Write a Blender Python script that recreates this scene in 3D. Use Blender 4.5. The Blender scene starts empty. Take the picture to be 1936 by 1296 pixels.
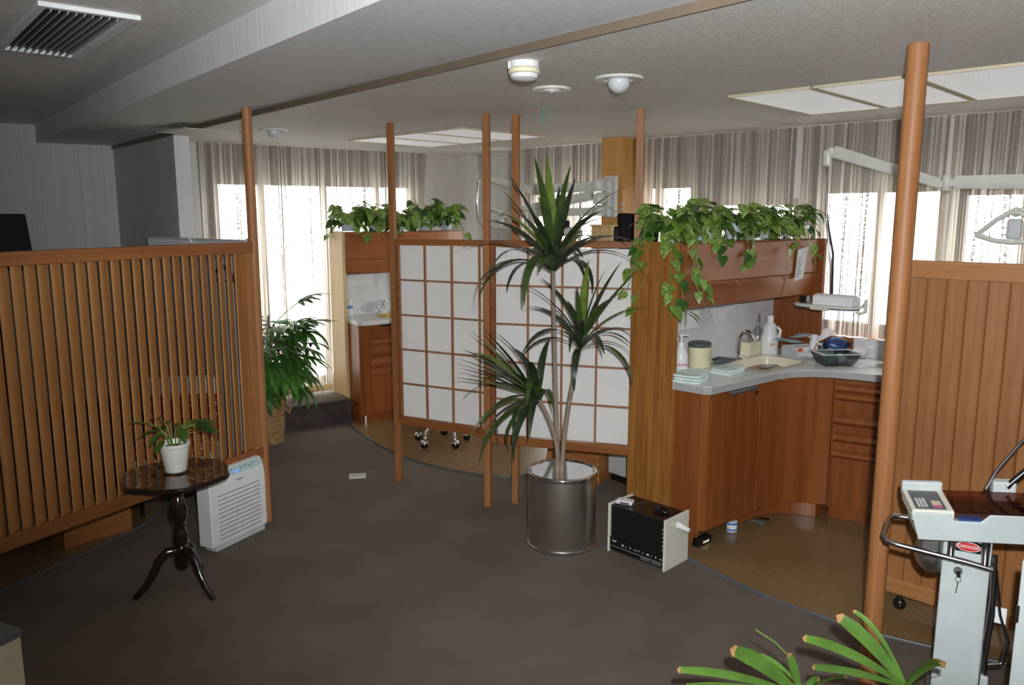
import bpy, bmesh, math, random
from mathutils import Vector, Matrix, Euler
random.seed(7)
R = math.radians
scene = bpy.context.scene
COL = scene.collection

# ------------------------------------------------------------------ camera
F, W, H, HC, HZ = 1490.0, 1936.0, 1296.0, 1.75, 405.0
PITCH = math.atan((H / 2 - HZ) / F)
cd = bpy.data.cameras.new('camera')
cd.sensor_fit = 'HORIZONTAL'; cd.sensor_width = 36.0
cd.lens = 36.0 * F / W
cd.clip_start = 0.02; cd.clip_end = 300
cam = bpy.data.objects.new('camera', cd); COL.objects.link(cam)
cam.location = (0, 0, HC); cam.rotation_euler = (math.pi / 2 - PITCH, 0, 0)
scene.camera = cam

# ------------------------------------------------------------------ light
scene.view_settings.view_transform = 'Standard'
scene.view_settings.look = 'None'
scene.view_settings.gamma = 1.0
scene.view_settings.use_curve_mapping = False
scene.view_settings.exposure = 0.0
world = bpy.data.worlds.new('sky'); scene.world = world
world.use_nodes = True
bg = world.node_tree.nodes['Background']
bg.inputs[0].default_value = (0.97, 0.985, 1.0, 1)
bg.inputs[1].default_value = 15.0
fl = bpy.data.lights.new('camera_flash', 'SPOT')
fl.energy = 440; fl.shadow_soft_size = 0.02; fl.spot_size = R(104); fl.spot_blend = 0.6
fl.color = (0.93, 0.97, 1.0)
flash = bpy.data.objects.new('camera_flash', fl); COL.objects.link(flash)
flash.location = (0.06, 0.0, HC + 0.11)
flash.rotation_euler = (R(90 + 4), 0, R(-9))
try:
    scene.cycles.sample_clamp_indirect = 6.0
    scene.cycles.max_bounces = 10
    scene.cycles.transparent_max_bounces = 16
    scene.cycles.use_denoising = True
except Exception:
    pass

# ------------------------------------------------------------------ picture-to-room measuring (camera model above)
def _ray(u, v):
    c, s = math.cos(PITCH), math.sin(PITCH)
    x = (u - W / 2) / F; y = -(v - H / 2) / F
    return Vector((x, c + y * s, -s + y * c))
def at_z(u, v, z):
    d = _ray(u, v); return Vector((0, 0, HC)) + d * ((z - HC) / d.z)
def at_y(u, v, Y):
    d = _ray(u, v); return Vector((0, 0, HC)) + d * (Y / d.y)
def at_pl(u, v, A, B):
    n = Vector((B[1] - A[1], A[0] - B[0])); d = _ray(u, v)
    t = (n.x * A[0] + n.y * A[1]) / (n.x * d.x + n.y * d.y)
    return Vector((0, 0, HC)) + d * t

class Fr:
    """A plan frame: origin and heading; local x, y, z metres."""
    def __init__(s, o, deg): s.o = Vector((o[0], o[1], 0)); s.a = R(deg); s.m = Matrix.Translation(s.o) @ Matrix.Rotation(s.a, 4, 'Z'); s.i = s.m.inverted()
    def w(s, x, y, z=0): return s.m @ Vector((x, y, z))
    def l(s, p): return s.i @ Vector(p)
    def onx(s, u, v, x): return s.l(at_pl(u, v, s.w(x, 0), s.w(x, 1)))
    def ony(s, u, v, y): return s.l(at_pl(u, v, s.w(0, y), s.w(1, y)))
    def onz(s, u, v, z): return s.l(at_z(u, v, z))
RM = Fr((1.0, 3.95), 46)       # the room: window wall of the right side at x = 1.5
KT = Fr((1.0, 3.95), 40.5)     # the near worktop unit
GF = Fr((-1.25, 6.42), 36)     # the far worktop unit and the left window wall
CEIL, SOFF, CEILL = 2.305, 2.335, 2.48

# ------------------------------------------------------------------ materials
def newmat(name):
    m = bpy.data.materials.new(name); m.use_nodes = True
    nt = m.node_tree; return m, nt, nt.nodes['Principled BSDF']
def N(nt, t, **kw):
    n = nt.nodes.new(t)
    for k, v in kw.items():
        if k in n.inputs: n.inputs[k].default_value = v
        else: setattr(n, k, v)
    return n
def coords(nt, scale=(1, 1, 1), kind='Object'):
    tc = N(nt, 'ShaderNodeTexCoord'); mp = N(nt, 'ShaderNodeMapping')
    mp.inputs['Scale'].default_value = scale
    nt.links.new(tc.outputs[kind], mp.inputs[0]); return mp.outputs[0]
def ramp(nt, fac, stops):
    r = N(nt, 'ShaderNodeValToRGB'); e = r.color_ramp.elements
    while len(e) < len(stops): e.new(0.5)
    for i, (p, c) in enumerate(stops): e[i].position = p; e[i].color = (*c, 1) if len(c) == 3 else c
    nt.links.new(fac, r.inputs[0]); return r.outputs[0]
def noise(nt, vec, scale, detail=3, rough=0.55):
    n = N(nt, 'ShaderNodeTexNoise'); n.inputs['Scale'].default_value = scale
    n.inputs['Detail'].default_value = detail; n.inputs['Roughness'].default_value = rough
    nt.links.new(vec, n.inputs['Vector']); return n.outputs[0]
def bump(nt, h, b, strength=0.3, dist=0.005):
    n = N(nt, 'ShaderNodeBump'); n.inputs['Strength'].default_value = strength; n.inputs['Distance'].default_value = dist
    nt.links.new(h, n.inputs['Height']); nt.links.new(n.outputs[0], b.inputs['Normal'])
def plain(name, col, rough=0.5, metal=0.0, spec=0.5, coat=0.0, emit=None, es=1.0, var=0.0):
    m, nt, b = newmat(name)
    b.inputs['Roughness'].default_value = rough; b.inputs['Metallic'].default_value = metal
    b.inputs['Specular IOR Level'].default_value = spec; b.inputs['Coat Weight'].default_value = coat
    v = noise(nt, coords(nt), 9.0, 3)
    k = var or 0.06
    c = ramp(nt, v, [(0.3, tuple(x * (1 - k) for x in col)), (0.7, tuple(min(1, x * (1 + k)) for x in col))])
    nt.links.new(c, b.inputs['Base Color'])
    if emit: b.inputs['Emission Color'].default_value = (*emit, 1); b.inputs['Emission Strength'].default_value = es
    return m
def wood(name, dark, light, axis='z', rough=0.35, scale=1.0, spec=0.4, coat=0.0, streak=0.0):
    m, nt, b = newmat(name)
    sc = {'z': (18, 18, 0.9), 'x': (0.9, 18, 18), 'y': (18, 0.9, 18)}[axis]
    vec = coords(nt, tuple(k * scale for k in sc))
    a = noise(nt, vec, 1.6, 4, 0.6)
    vec2 = coords(nt, tuple(k * scale * 6 for k in sc)); f = noise(nt, vec2, 2.0, 2)
    mx = N(nt, 'ShaderNodeMath', operation='MULTIPLY_ADD'); nt.links.new(f, mx.inputs[0]); mx.inputs[1].default_value = 0.35; nt.links.new(a, mx.inputs[2])
    sub = N(nt, 'ShaderNodeMath', operation='SUBTRACT'); nt.links.new(mx.outputs[0], sub.inputs[0]); sub.inputs[1].default_value = 0.17
    oi = N(nt, 'ShaderNodeObjectInfo'); sh = N(nt, 'ShaderNodeMath', operation='MULTIPLY_ADD')
    nt.links.new(oi.outputs['Random'], sh.inputs[0]); sh.inputs[1].default_value = 0.14; nt.links.new(sub.outputs[0], sh.inputs[2])
    st = [(0.34, dark), (0.72, light)]
    c = ramp(nt, sh.outputs[0], st)
    nt.links.new(c, b.inputs['Base Color'])
    b.inputs['Roughness'].default_value = rough; b.inputs['Specular IOR Level'].default_value = spec; b.inputs['Coat Weight'].default_value = coat
    bump(nt, f, b, 0.06, 0.002)
    return m
M = {}
M['wood_rail'] = wood('cherry wood along x', (0.20, 0.065, 0.018), (0.31, 0.115, 0.036), 'x')
M['wood_post'] = wood('pale brown wood along z', (0.27, 0.105, 0.034), (0.39, 0.17, 0.062), 'z', 0.5)
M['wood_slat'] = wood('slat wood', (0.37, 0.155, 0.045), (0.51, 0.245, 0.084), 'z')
M['wood_cab'] = wood('cabinet veneer', (0.185, 0.052, 0.013), (0.285, 0.088, 0.024), 'z', 0.28, 0.8)
M['wood_cabx'] = wood('cabinet veneer across', (0.20, 0.062, 0.017), (0.31, 0.105, 0.033), 'x', 0.25, 0.8)
M['wood_end'] = wood('striped end panel veneer', (0.21, 0.075, 0.014), (0.40, 0.175, 0.04), 'z', 0.3, 1.6)
M['wood_pale'] = wood('pale ash panel', (0.56, 0.38, 0.17), (0.70, 0.50, 0.25), 'z', 0.35)
M['wood_plank'] = wood('cedar boards', (0.225, 0.087, 0.025), (0.335, 0.145, 0.05), 'z', 0.45, 1.2)
M['wood_plankx'] = wood('cedar rail', (0.29, 0.115, 0.036), (0.42, 0.19, 0.07), 'x', 0.45, 1.2)
M['wood_col'] = wood('orange column veneer', (0.50, 0.24, 0.06), (0.62, 0.33, 0.10), 'z', 0.4)
M['wood_dark'] = plain('black lacquered wood', (0.012, 0.007, 0.005), 0.12, coat=0.6)
M['wood_kumiko'] = wood('shoji bar wood', (0.24, 0.10, 0.045), (0.36, 0.17, 0.08), 'z')
M['wood_hanger'] = plain('red brown hanger wood', (0.20, 0.05, 0.015), 0.3)
def m_inlay():
    m, nt, b = newmat('inlaid table top')
    vec = coords(nt, (1, 1, 1))
    a = noise(nt, vec, 14, 6, 0.7); v = N(nt, 'ShaderNodeTexVoronoi'); v.inputs['Scale'].default_value = 26; nt.links.new(vec, v.inputs['Vector'])
    mx = N(nt, 'ShaderNodeMath', operation='MULTIPLY'); nt.links.new(a, mx.inputs[0]); nt.links.new(v.outputs['Distance'], mx.inputs[1])
    nt.links.new(ramp(nt, mx.outputs[0], [(0.0, (0.50, 0.24, 0.08)), (0.11, (0.24, 0.10, 0.03)), (0.2, (0.035, 0.014, 0.007))]), b.inputs['Base Color'])
    b.inputs['Roughness'].default_value = 0.12; b.inputs['Coat Weight'].default_value = 0.5; return m
M['inlay'] = m_inlay()
def m_paper():
    m, nt, b = newmat('shoji paper'); out = nt.nodes['Material Output']
    b.inputs['Base Color'].default_value = (0.78, 0.77, 0.745, 1); b.inputs['Roughness'].default_value = 0.8
    v = noise(nt, coords(nt), 40, 3)
    nt.links.new(ramp(nt, v, [(0.3, (0.84, 0.835, 0.81)), (0.7, (0.88, 0.875, 0.85))]), b.inputs['Base Color'])
    tr = N(nt, 'ShaderNodeBsdfTranslucent'); tr.inputs[0].default_value = (0.8, 0.78, 0.74, 1)
    mx = N(nt, 'ShaderNodeMixShader'); mx.inputs[0].default_value = 0.22
    nt.links.new(b.outputs[0], mx.inputs[1]); nt.links.new(tr.outputs[0], mx.inputs[2]); nt.links.new(mx.outputs[0], out.inputs[0]); return m
M['shoji'] = m_paper()
def m_wallpaper(name, c0, c1):
    m, nt, b = newmat(name)
    a = noise(nt, coords(nt, (55, 55, 0.35)), 1.0, 4, 0.7)
    nt.links.new(ramp(nt, a, [(0.3, c0), (0.7, c1)]), b.inputs['Base Color'])
    b.inputs['Roughness'].default_value = 0.75; bump(nt, a, b, 0.15, 0.003); return m
M['wallpaper'] = m_wallpaper('ribbed grey wallpaper', (0.50, 0.48, 0.45), (0.64, 0.62, 0.59))
M['soffit'] = m_wallpaper('ribbed pale wallpaper', (0.63, 0.63, 0.625), (0.77, 0.77, 0.765))
def m_ceiling():
    m, nt, b = newmat('textured ceiling paper')
    vec = coords(nt, (1, 1, 1)); a = noise(nt, vec, 130, 3, 0.7)
    nt.links.new(ramp(nt, a, [(0.40, (0.64, 0.615, 0.58)), (0.58, (0.74, 0.715, 0.675)), (0.66, (0.95, 0.94, 0.91))]), b.inputs['Base Color'])
    b.inputs['Roughness'].default_value = 0.6; bump(nt, a, b, 0.5, 0.006); return m
M['ceiling'] = m_ceiling()
def m_carpet():
    m, nt, b = newmat('grey brown carpet')
    vec = coords(nt); a = noise(nt, vec, 220, 4, 0.8); c = noise(nt, vec, 2.2, 4)
    mx = N(nt, 'ShaderNodeMath', operation='MULTIPLY_ADD'); nt.links.new(c, mx.inputs[0]); mx.inputs[1].default_value = 0.35; nt.links.new(a, mx.inputs[2])
    nt.links.new(ramp(nt, mx.outputs[0], [(0.5, (0.12, 0.092, 0.072)), (0.85, (0.245, 0.20, 0.165))]), b.inputs['Base Color'])
    b.inputs['Roughness'].default_value = 0.95; b.inputs['Specular IOR Level'].default_value = 0.1; bump(nt, a, b, 0.9, 0.006); return m
M['carpet'] = m_carpet()
def m_vinyl():
    m, nt, b = newmat('speckled brown vinyl')
    vec = coords(nt); a = noise(nt, vec, 120, 4, 0.75); c = noise(nt, vec, 3, 3)
    mx = N(nt, 'ShaderNodeMath', operation='MULTIPLY_ADD'); nt.links.new(c, mx.inputs[0]); mx.inputs[1].default_value = 0.3; nt.links.new(a, mx.inputs[2])
    nt.links.new(ramp(nt, mx.outputs[0], [(0.45, (0.13, 0.075, 0.03)), (0.7, (0.22, 0.135, 0.06)), (0.9, (0.33, 0.23, 0.12))]), b.inputs['Base Color'])
    b.inputs['Roughness'].default_value = 0.28; return m
M['vinyl'] = m_vinyl()
def m_sheer():
    m, nt, b = newmat('sheer striped curtain'); out = nt.nodes['Material Output']
    vec = coords(nt, (70, 1, 0.25)); a = noise(nt, vec, 1.0, 4, 0.75)
    vec2 = coords(nt, (16, 1, 0.12)); g = noise(nt, vec2, 1.0, 2)
    w = N(nt, 'ShaderNodeTexNoise'); w.inputs['Scale'].default_value = 1.0; nt.links.new(coords(nt, (60, 1, 90)), w.inputs['Vector'])
    col = ramp(nt, a, [(0.3, (0.29, 0.235, 0.215)), (0.5, (0.46, 0.42, 0.39)), (0.7, (0.60, 0.565, 0.53))])
    tcol = ramp(nt, a, [(0.43, (0.055, 0.036, 0.028)), (0.51, (0.31, 0.255, 0.20)), (0.64, (0.80, 0.73, 0.63))])
    dif = N(nt, 'ShaderNodeBsdfDiffuse'); trl = N(nt, 'ShaderNodeBsdfTranslucent'); tra = N(nt, 'ShaderNodeBsdfTransparent')
    nt.links.new(col, dif.inputs[0]); nt.links.new(tcol, trl.inputs[0])
    m1 = N(nt, 'ShaderNodeMixShader'); m1.inputs[0].default_value = 0.42
    nt.links.new(dif.outputs[0], m1.inputs[1]); nt.links.new(trl.outputs[0], m1.inputs[2])
    ad = N(nt, 'ShaderNodeMath', operation='MULTIPLY_ADD'); nt.links.new(w.outputs[0], ad.inputs[0]); ad.inputs[1].default_value = 0.5; nt.links.new(a, ad.inputs[2])
    ad2 = N(nt, 'ShaderNodeMath', operation='MULTIPLY_ADD'); nt.links.new(g, ad2.inputs[0]); ad2.inputs[1].default_value = 0.6; nt.links.new(ad.outputs[0], ad2.inputs[2])
    fac = ramp(nt, ad2.outputs[0], [(0.88, (0.0,) * 3), (1.25, (0.15,) * 3)])
    m2 = N(nt, 'ShaderNodeMixShader'); nt.links.new(fac, m2.inputs[0])
    nt.links.new(m1.outputs[0], m2.inputs[1]); nt.links.new(tra.outputs[0], m2.inputs[2]); nt.links.new(m2.outputs[0], out.inputs[0]); return m
M['sheer'] = m_sheer()
def m_glass(name, tint=(0.96, 0.98, 0.98), refl=0.08, rough=0.02):
    m, nt, b = newmat(name); out = nt.nodes['Material Output']
    tr = N(nt, 'ShaderNodeBsdfTransparent'); tr.inputs[0].default_value = (*tint, 1)
    gl = N(nt, 'ShaderNodeBsdfGlossy'); gl.inputs['Roughness'].default_value = rough
    mx = N(nt, 'ShaderNodeMixShader'); mx.inputs[0].default_value = refl
    nt.links.new(tr.outputs[0], mx.inputs[1]); nt.links.new(gl.outputs[0], mx.inputs[2]); nt.links.new(mx.outputs[0], out.inputs[0]); return m
M['glass'] = m_glass('window glass')
M['clear'] = m_glass('clear plastic', (0.86, 0.88, 0.88), 0.15, 0.1)
M['smoke'] = m_glass('smoked brown acrylic', (0.62, 0.40, 0.36), 0.10, 0.05)
M['mesh_grey'] = m_glass('grey net plastic', (0.42, 0.44, 0.44), 0.12, 0.3)
def m_steel(name, col=(0.66, 0.64, 0.62), rough=0.33):
    m, nt, b = newmat(name)
    a = noise(nt, coords(nt, (6, 6, 420)), 1.0, 2)
    nt.links.new(ramp(nt, a, [(0.3, tuple(c * 0.92 for c in col)), (0.7, tuple(min(1, c * 1.05) for c in col))]), b.inputs['Base Color'])
    b.inputs['Metallic'].default_value = 1; b.inputs['Roughness'].default_value = rough; return m
M['steel'] = m_steel('brushed steel')
M['chrome'] = plain('chrome', (0.75, 0.75, 0.75), 0.08, 1.0)
M['tube'] = plain('grey metal tube', (0.42, 0.42, 0.44), 0.22, 1.0)
M['alu'] = plain('bronze window frame', (0.42, 0.36, 0.28), 0.4, 0.2)
M['dark_alu'] = plain('dark window bar', (0.03, 0.028, 0.025), 0.4)
M['white'] = plain('white painted metal', (0.52, 0.565, 0.56), 0.4)
M['whitep'] = plain('white plastic', (0.78, 0.78, 0.77), 0.35)
M['cream'] = plain('cream plastic', (0.70, 0.68, 0.58), 0.4)
M['creamy'] = plain('pale yellow plastic', (0.80, 0.74, 0.50), 0.4)
M['armw'] = plain('ivory enamel', (0.66, 0.66, 0.60), 0.35)
M['grey'] = plain('pale grey plastic', (0.55, 0.56, 0.56), 0.4)
M['greyd'] = plain('dark grey plastic', (0.10, 0.11, 0.115), 0.4)
M['blk'] = plain('black plastic', (0.010, 0.010, 0.011), 0.25)
M['blkm'] = plain('matt black vinyl', (0.010, 0.010, 0.011), 0.7, spec=0.12)
M['worktop'] = plain('pale grey laminate', (0.80, 0.805, 0.78), 0.25)
M['splash'] = plain('grey laminate backsplash', (0.68, 0.69, 0.695), 0.35)
M['sink'] = plain('beige enamel', (0.78, 0.71, 0.54), 0.25)
M['sheet'] = plain('white paper', (0.80, 0.80, 0.80), 0.8)
M['towel'] = plain('pale mint terry', (0.72, 0.86, 0.80), 0.95, var=0.14)
M['towelw'] = plain('white terry', (0.80, 0.80, 0.82), 0.95)
M['green'] = plain('deep green leaf', (0.040, 0.105, 0.018), 0.32, var=0.35)
M['greenl'] = plain('bright green leaf', (0.13, 0.26, 0.03), 0.35, var=0.35)
M['greend'] = plain('dark olive leaf', (0.028, 0.062, 0.020), 0.3, var=0.35)
M['greenp'] = plain('lady palm leaf', (0.065, 0.19, 0.028), 0.45, spec=0.3, var=0.35)
M['greenp2'] = plain('deep lady palm leaf', (0.04, 0.12, 0.018), 0.45, spec=0.3, var=0.35)
def m_varieg():
    m, nt, b = newmat('variegated pothos leaf')
    a = noise(nt, coords(nt, (40, 60, 40)), 1.0, 3)
    nt.links.new(ramp(nt, a, [(0.36, (0.075, 0.17, 0.022)), (0.52, (0.19, 0.31, 0.055)), (0.64, (0.48, 0.52, 0.22))]), b.inputs['Base Color'])
    b.inputs['Roughness'].default_value = 0.3; return m
M['pothos'] = m_varieg()
M['cane'] = plain('grey brown cane', (0.27, 0.20, 0.15), 0.7, var=0.25)
M['stem'] = plain('green stem', (0.16, 0.24, 0.05), 0.5)
M['soil'] = plain('bark chips', (0.10, 0.045, 0.025), 0.9, var=0.5)
M['potw'] = plain('glazed white pot', (0.72, 0.71, 0.66), 0.3)
def m_wicker():
    m, nt, b = newmat('wicker weave')
    h = noise(nt, coords(nt, (26, 26, 110)), 1.0, 3, 0.7)
    nt.links.new(ramp(nt, h, [(0.35, (0.16, 0.075, 0.025)), (0.5, (0.34, 0.19, 0.075)), (0.68, (0.52, 0.33, 0.15))]), b.inputs['Base Color'])
    b.inputs['Roughness'].default_value = 0.6; bump(nt, h, b, 0.6, 0.005); return m
M['wicker'] = m_wicker()
def m_pattern():
    m, nt, b = newmat('red and white patterned cloth')
    v = N(nt, 'ShaderNodeTexVoronoi'); v.inputs['Scale'].default_value = 45; nt.links.new(coords(nt), v.inputs['Vector'])
    nt.links.new(ramp(nt, v.outputs['Distance'], [(0.25, (0.75, 0.68, 0.62)), (0.35, (0.38, 0.05, 0.03))]), b.inputs['Base Color'])
    b.inputs['Roughness'].default_value = 0.9; return m
M['pattern'] = m_pattern()
M['blue'] = plain('blue foil', (0.03, 0.07, 0.22), 0.3, var=0.5)
M['bluel'] = plain('pale blue film', (0.50, 0.66, 0.72), 0.3, var=0.25)
M['red'] = plain('red print', (0.55, 0.03, 0.02), 0.5)
M['orange'] = plain('orange print', (0.70, 0.13, 0.03), 0.5)
M['limeprint'] = plain('lime print', (0.40, 0.55, 0.10), 0.5)
M['pink'] = plain('pink print', (0.65, 0.10, 0.30), 0.5)
M['blueprint'] = plain('blue print', (0.06, 0.22, 0.60), 0.5)
M['yellow'] = plain('yellow cloth', (0.80, 0.55, 0.12), 0.8, var=0.3)
M['teal'] = plain('teal cloth', (0.05, 0.24, 0.19), 0.8)
M['aqua'] = plain('pale aqua panel', (0.45, 0.62, 0.62), 0.3)
M['led_b'] = plain('blue light', (0.02, 0.05, 0.8), 0.4, emit=(0.05, 0.12, 1.0), es=3.0)
M['led_g'] = plain('green light', (0.02, 0.6, 0.2), 0.4, emit=(0.1, 0.9, 0.35), es=0.7)
M['led_w'] = plain('small pale light', (0.8, 0.8, 0.6), 0.4, emit=(0.9, 0.9, 0.6), es=0.8)
M['print'] = plain('black print', (0.03, 0.03, 0.03), 0.6)
M['printw'] = plain('pale print', (0.6, 0.62, 0.62), 0.6)
M['lampglass'] = plain('opal glass', (0.62, 0.64, 0.66), 0.15)
M['trim_brown'] = plain('brown painted edge', (0.17, 0.125, 0.085), 0.6)
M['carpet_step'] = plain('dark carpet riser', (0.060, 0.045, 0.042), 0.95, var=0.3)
M['ground'] = plain('pale concrete ground', (0.72, 0.72, 0.70), 0.9)
M['beige_box'] = plain('beige board', (0.60, 0.52, 0.36), 0.6)
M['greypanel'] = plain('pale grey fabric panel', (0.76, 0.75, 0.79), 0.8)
M['box_wood'] = wood('orange pine box', (0.30, 0.11, 0.03), (0.44, 0.18, 0.06), 'x', 0.4)
def m_diffuser():
    m, nt, b = newmat('ribbed light diffuser')
    b.inputs['Base Color'].default_value = (0.8, 0.8, 0.82, 1); b.inputs['Roughness'].default_value = 0.4
    w = N(nt, 'ShaderNodeTexWave'); w.inputs['Scale'].default_value = 11.0; w.bands_direction = 'X'
    nt.links.new(coords(nt), w.inputs['Vector'])
    nt.links.new(ramp(nt, w.outputs[0], [(0.2, (0.50, 0.50, 0.52)), (0.8, (0.85, 0.85, 0.87))]), b.inputs['Base Color'])
    b.inputs['Emission Color'].default_value = (1, 0.99, 0.98, 1)
    nt.links.new(ramp(nt, w.outputs[0], [(0.1, (0.45,) * 3), (0.9, (1.0,) * 3)]), b.inputs['Emission Color'])
    b.inputs['Emission Strength'].default_value = 0.42
    bump(nt, w.outputs[0], b, 0.6, 0.004); return m
M['diffuser'] = m_diffuser()

# ------------------------------------------------------------------ building helpers
class MB:
    def __init__(s): s.v = []; s.f = []
    def add(s, vs, fs):
        o = len(s.v); s.v += [tuple(v) for v in vs]; s.f += [tuple(i + o for i in f) for f in fs]; return s
    def box(s, x0, x1, y0, y1, z0, z1, m=None):
        vs = [Vector((x, y, z)) for z in (z0, z1) for y in (y0, y1) for x in (x0, x1)]
        if m: vs = [m @ v for v in vs]
        return s.add(vs, [(0, 2, 3, 1), (4, 5, 7, 6), (0, 1, 5, 4), (2, 6, 7, 3), (0, 4, 6, 2), (1, 3, 7, 5)])
    def bar(s, a, b, w, h, up=(0, 0, 1)):
        a, b = Vector(a), Vector(b); d = (b - a).normalized(); up = Vector(up)
        x = d.cross(up)
        if x.length < 1e-5: x = d.cross(Vector((1, 0, 0)))
        x.normalize(); y = x.cross(d)
        vs = []
        for p in (a, b):
            for sx, sy in ((-1, -1), (1, -1), (1, 1), (-1, 1)): vs.append(p + x * sx * w / 2 + y * sy * h / 2)
        return s.add(vs, [(3, 2, 1, 0), (4, 5, 6, 7), (0, 1, 5, 4), (1, 2, 6, 5), (2, 3, 7, 6), (3, 0, 4, 7)])
    def prism(s, poly, z0, z1, m=None):
        n = len(poly)
        vs = [Vector((x, y, z0)) for x, y in poly] + [Vector((x, y, z1)) for x, y in poly]
        if m: vs = [m @ v for v in vs]
        fs = [tuple(reversed(range(n))), tuple(range(n, 2 * n))] + [(i, (i + 1) % n, n + (i + 1) % n, n + i) for i in range(n)]
        return s.add(vs, fs)
    def tube(s, pts, rad, n=8, cap=True):
        pts = [Vector(p) for p in pts]; k = len(pts)
        rad = [rad] * k if isinstance(rad, (int, float)) else rad
        vs = []; prev = None
        for i, p in enumerate(pts):
            d = (pts[min(i + 1, k - 1)] - pts[max(i - 1, 0)]).normalized()
            x = prev - d * prev.dot(d) if prev else d.cross(Vector((0, 0, 1)))
            if x.length < 1e-4: x = d.cross(Vector((1, 0.1, 0)))
            x.normalize(); y = d.cross(x); prev = x
            for j in range(n):
                a = 2 * math.pi * j / n; vs.append(p + (x * math.cos(a) + y * math.sin(a)) * rad[i])
        fs = [(i * n + j, i * n + (j + 1) % n, (i + 1) * n + (j + 1) % n, (i + 1) * n + j) for i in range(k - 1) for j in range(n)]
        if cap: fs += [tuple(reversed(range(n))), tuple(range((k - 1) * n, k * n))]
        return s.add(vs, fs)
    def lathe(s, prof, n=24, c=(0, 0, 0), rib=0.0, ribs=0, sx=1.0, sy=1.0, m=None):
        vs = []
        for r, z in prof:
            for j in range(n):
                a = 2 * math.pi * j / n; q = r * (1 + (rib if ribs and (j % 2) else 0))
                v = Vector((c[0] + q * math.cos(a) * sx, c[1] + q * math.sin(a) * sy, c[2] + z))
                vs.append(m @ v if m else v)
        k = len(prof)
        fs = [(i * n + j, i * n + (j + 1) % n, (i + 1) * n + (j + 1) % n, (i + 1) * n + j) for i in range(k - 1) for j in range(n)]
        if prof[0][0] > 1e-6: fs.append(tuple(reversed(range(n))))
        if prof[-1][0] > 1e-6: fs.append(tuple(range((k - 1) * n, k * n)))
        return s.add(vs, fs)
    def sphere(s, c, r, n=12, m=8, sx=1, sy=1, sz=1, a0=-90, a1=90):
        prof = [(max(1e-5, r * math.cos(R(a0 + (a1 - a0) * i / m))), r * math.sin(R(a0 + (a1 - a0) * i / m)) * sz) for i in range(m + 1)]
        return s.lathe(prof, n, c, sx=sx, sy=sy)
    def grid(s, fn, nu, nv):
        vs = [fn(i / nu, j / nv) for j in range(nv + 1) for i in range(nu + 1)]
        fs = [(j * (nu + 1) + i, j * (nu + 1) + i + 1, (j + 1) * (nu + 1) + i + 1, (j + 1) * (nu + 1) + i) for j in range(nv) for i in range(nu)]
        return s.add(vs, fs)
    def mesh(s, name, smooth=None):
        me = bpy.data.meshes.new(name); me.from_pydata(s.v, [], s.f)
        bm = bmesh.new(); bm.from_mesh(me); bmesh.ops.recalc_face_normals(bm, faces=bm.faces[:]); bm.to_mesh(me); bm.free()
        if smooth is not None:
            for p in me.polygons: p.use_smooth = True
            try: me.set_sharp_from_angle(angle=R(smooth))
            except Exception: pass
        me.update(); return me
    def build(s, name, mat, parent=None, smooth=None, bevel=0.0, seg=2):
        me = s.mesh(name, smooth); me.materials.append(M[mat] if isinstance(mat, str) else mat)
        o = bpy.data.objects.new(name, me); COL.objects.link(o)
        if parent: o.parent = parent
        if bevel:
            b = o.modifiers.new('bevel', 'BEVEL'); b.width = bevel; b.segments = seg; b.limit_method = 'ANGLE'; b.angle_limit = R(40)
        return o
def tag(o, label, cat, group=None):
    o['label'] = label; o['category'] = cat
    if group: o['group'] = group
    return o
def thing(name, label, cat, loc=(0, 0, 0), rz=0.0, group=None):
    o = bpy.data.objects.new(name, None); COL.objects.link(o); o.empty_display_size = 0.1
    o.location = loc; o.rotation_euler = (0, 0, rz); return tag(o, label, cat, group)
def frt(fr, name, label, cat, x=0, y=0, z=0, dz=0, group=None):
    return thing(name, label, cat, fr.w(x, y, z), fr.a + dz, group)
def struct(o): o['kind'] = 'structure'; return o
def place(o, fr, x=0, y=0, z=0, dz=0.0):
    o.location = fr.w(x, y, z); o.rotation_euler = (0, 0, fr.a + dz); return o
def put(mesh, name, parent, mat4):
    o = bpy.data.objects.new(name, mesh); COL.objects.link(o); o.parent = parent; o.matrix_local = mat4; return o
def text(body, size, mat, name, parent, mat4, ext=0.0004):
    cu = bpy.data.curves.new(name, 'FONT'); cu.body = body; cu.size = size; cu.align_x = 'CENTER'; cu.align_y = 'CENTER'; cu.extrude = ext; cu.resolution_u = 2
    t = bpy.data.objects.new('tmp', cu); COL.objects.link(t)
    me = bpy.data.meshes.new_from_object(t.evaluated_get(bpy.context.evaluated_depsgraph_get()))
    COL.objects.unlink(t); bpy.data.objects.remove(t)
    me.name = name; me.materials.clear(); me.materials.append(M[mat])
    o = bpy.data.objects.new(name, me); COL.objects.link(o); o.parent = parent; o.matrix_local = mat4; return o
def TRS(loc, rx=0, ry=0, rz=0, sc=1.0):
    return Matrix.Translation(Vector(loc)) @ Euler((rx, ry, rz)).to_matrix().to_4x4() @ Matrix.Scale(sc, 4)
def basis(p, xdir, up, sc=1.0):
    x = Vector(xdir).normalized(); z = Vector(up); z = z - x * z.dot(x)
    if z.length < 1e-4: z = x.orthogonal()
    z.normalize(); y = z.cross(x)
    m = Matrix((x, y, z)).transposed().to_4x4(); m = m @ Matrix.Scale(sc, 4); m.translation = Vector(p); return m
def bez(p0, p1, p2, n=8):
    p0, p1, p2 = Vector(p0), Vector(p1), Vector(p2)
    return [p0 * (1 - t) ** 2 + p1 * 2 * t * (1 - t) + p2 * t * t for t in [i / n for i in range(n + 1)]]

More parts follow.
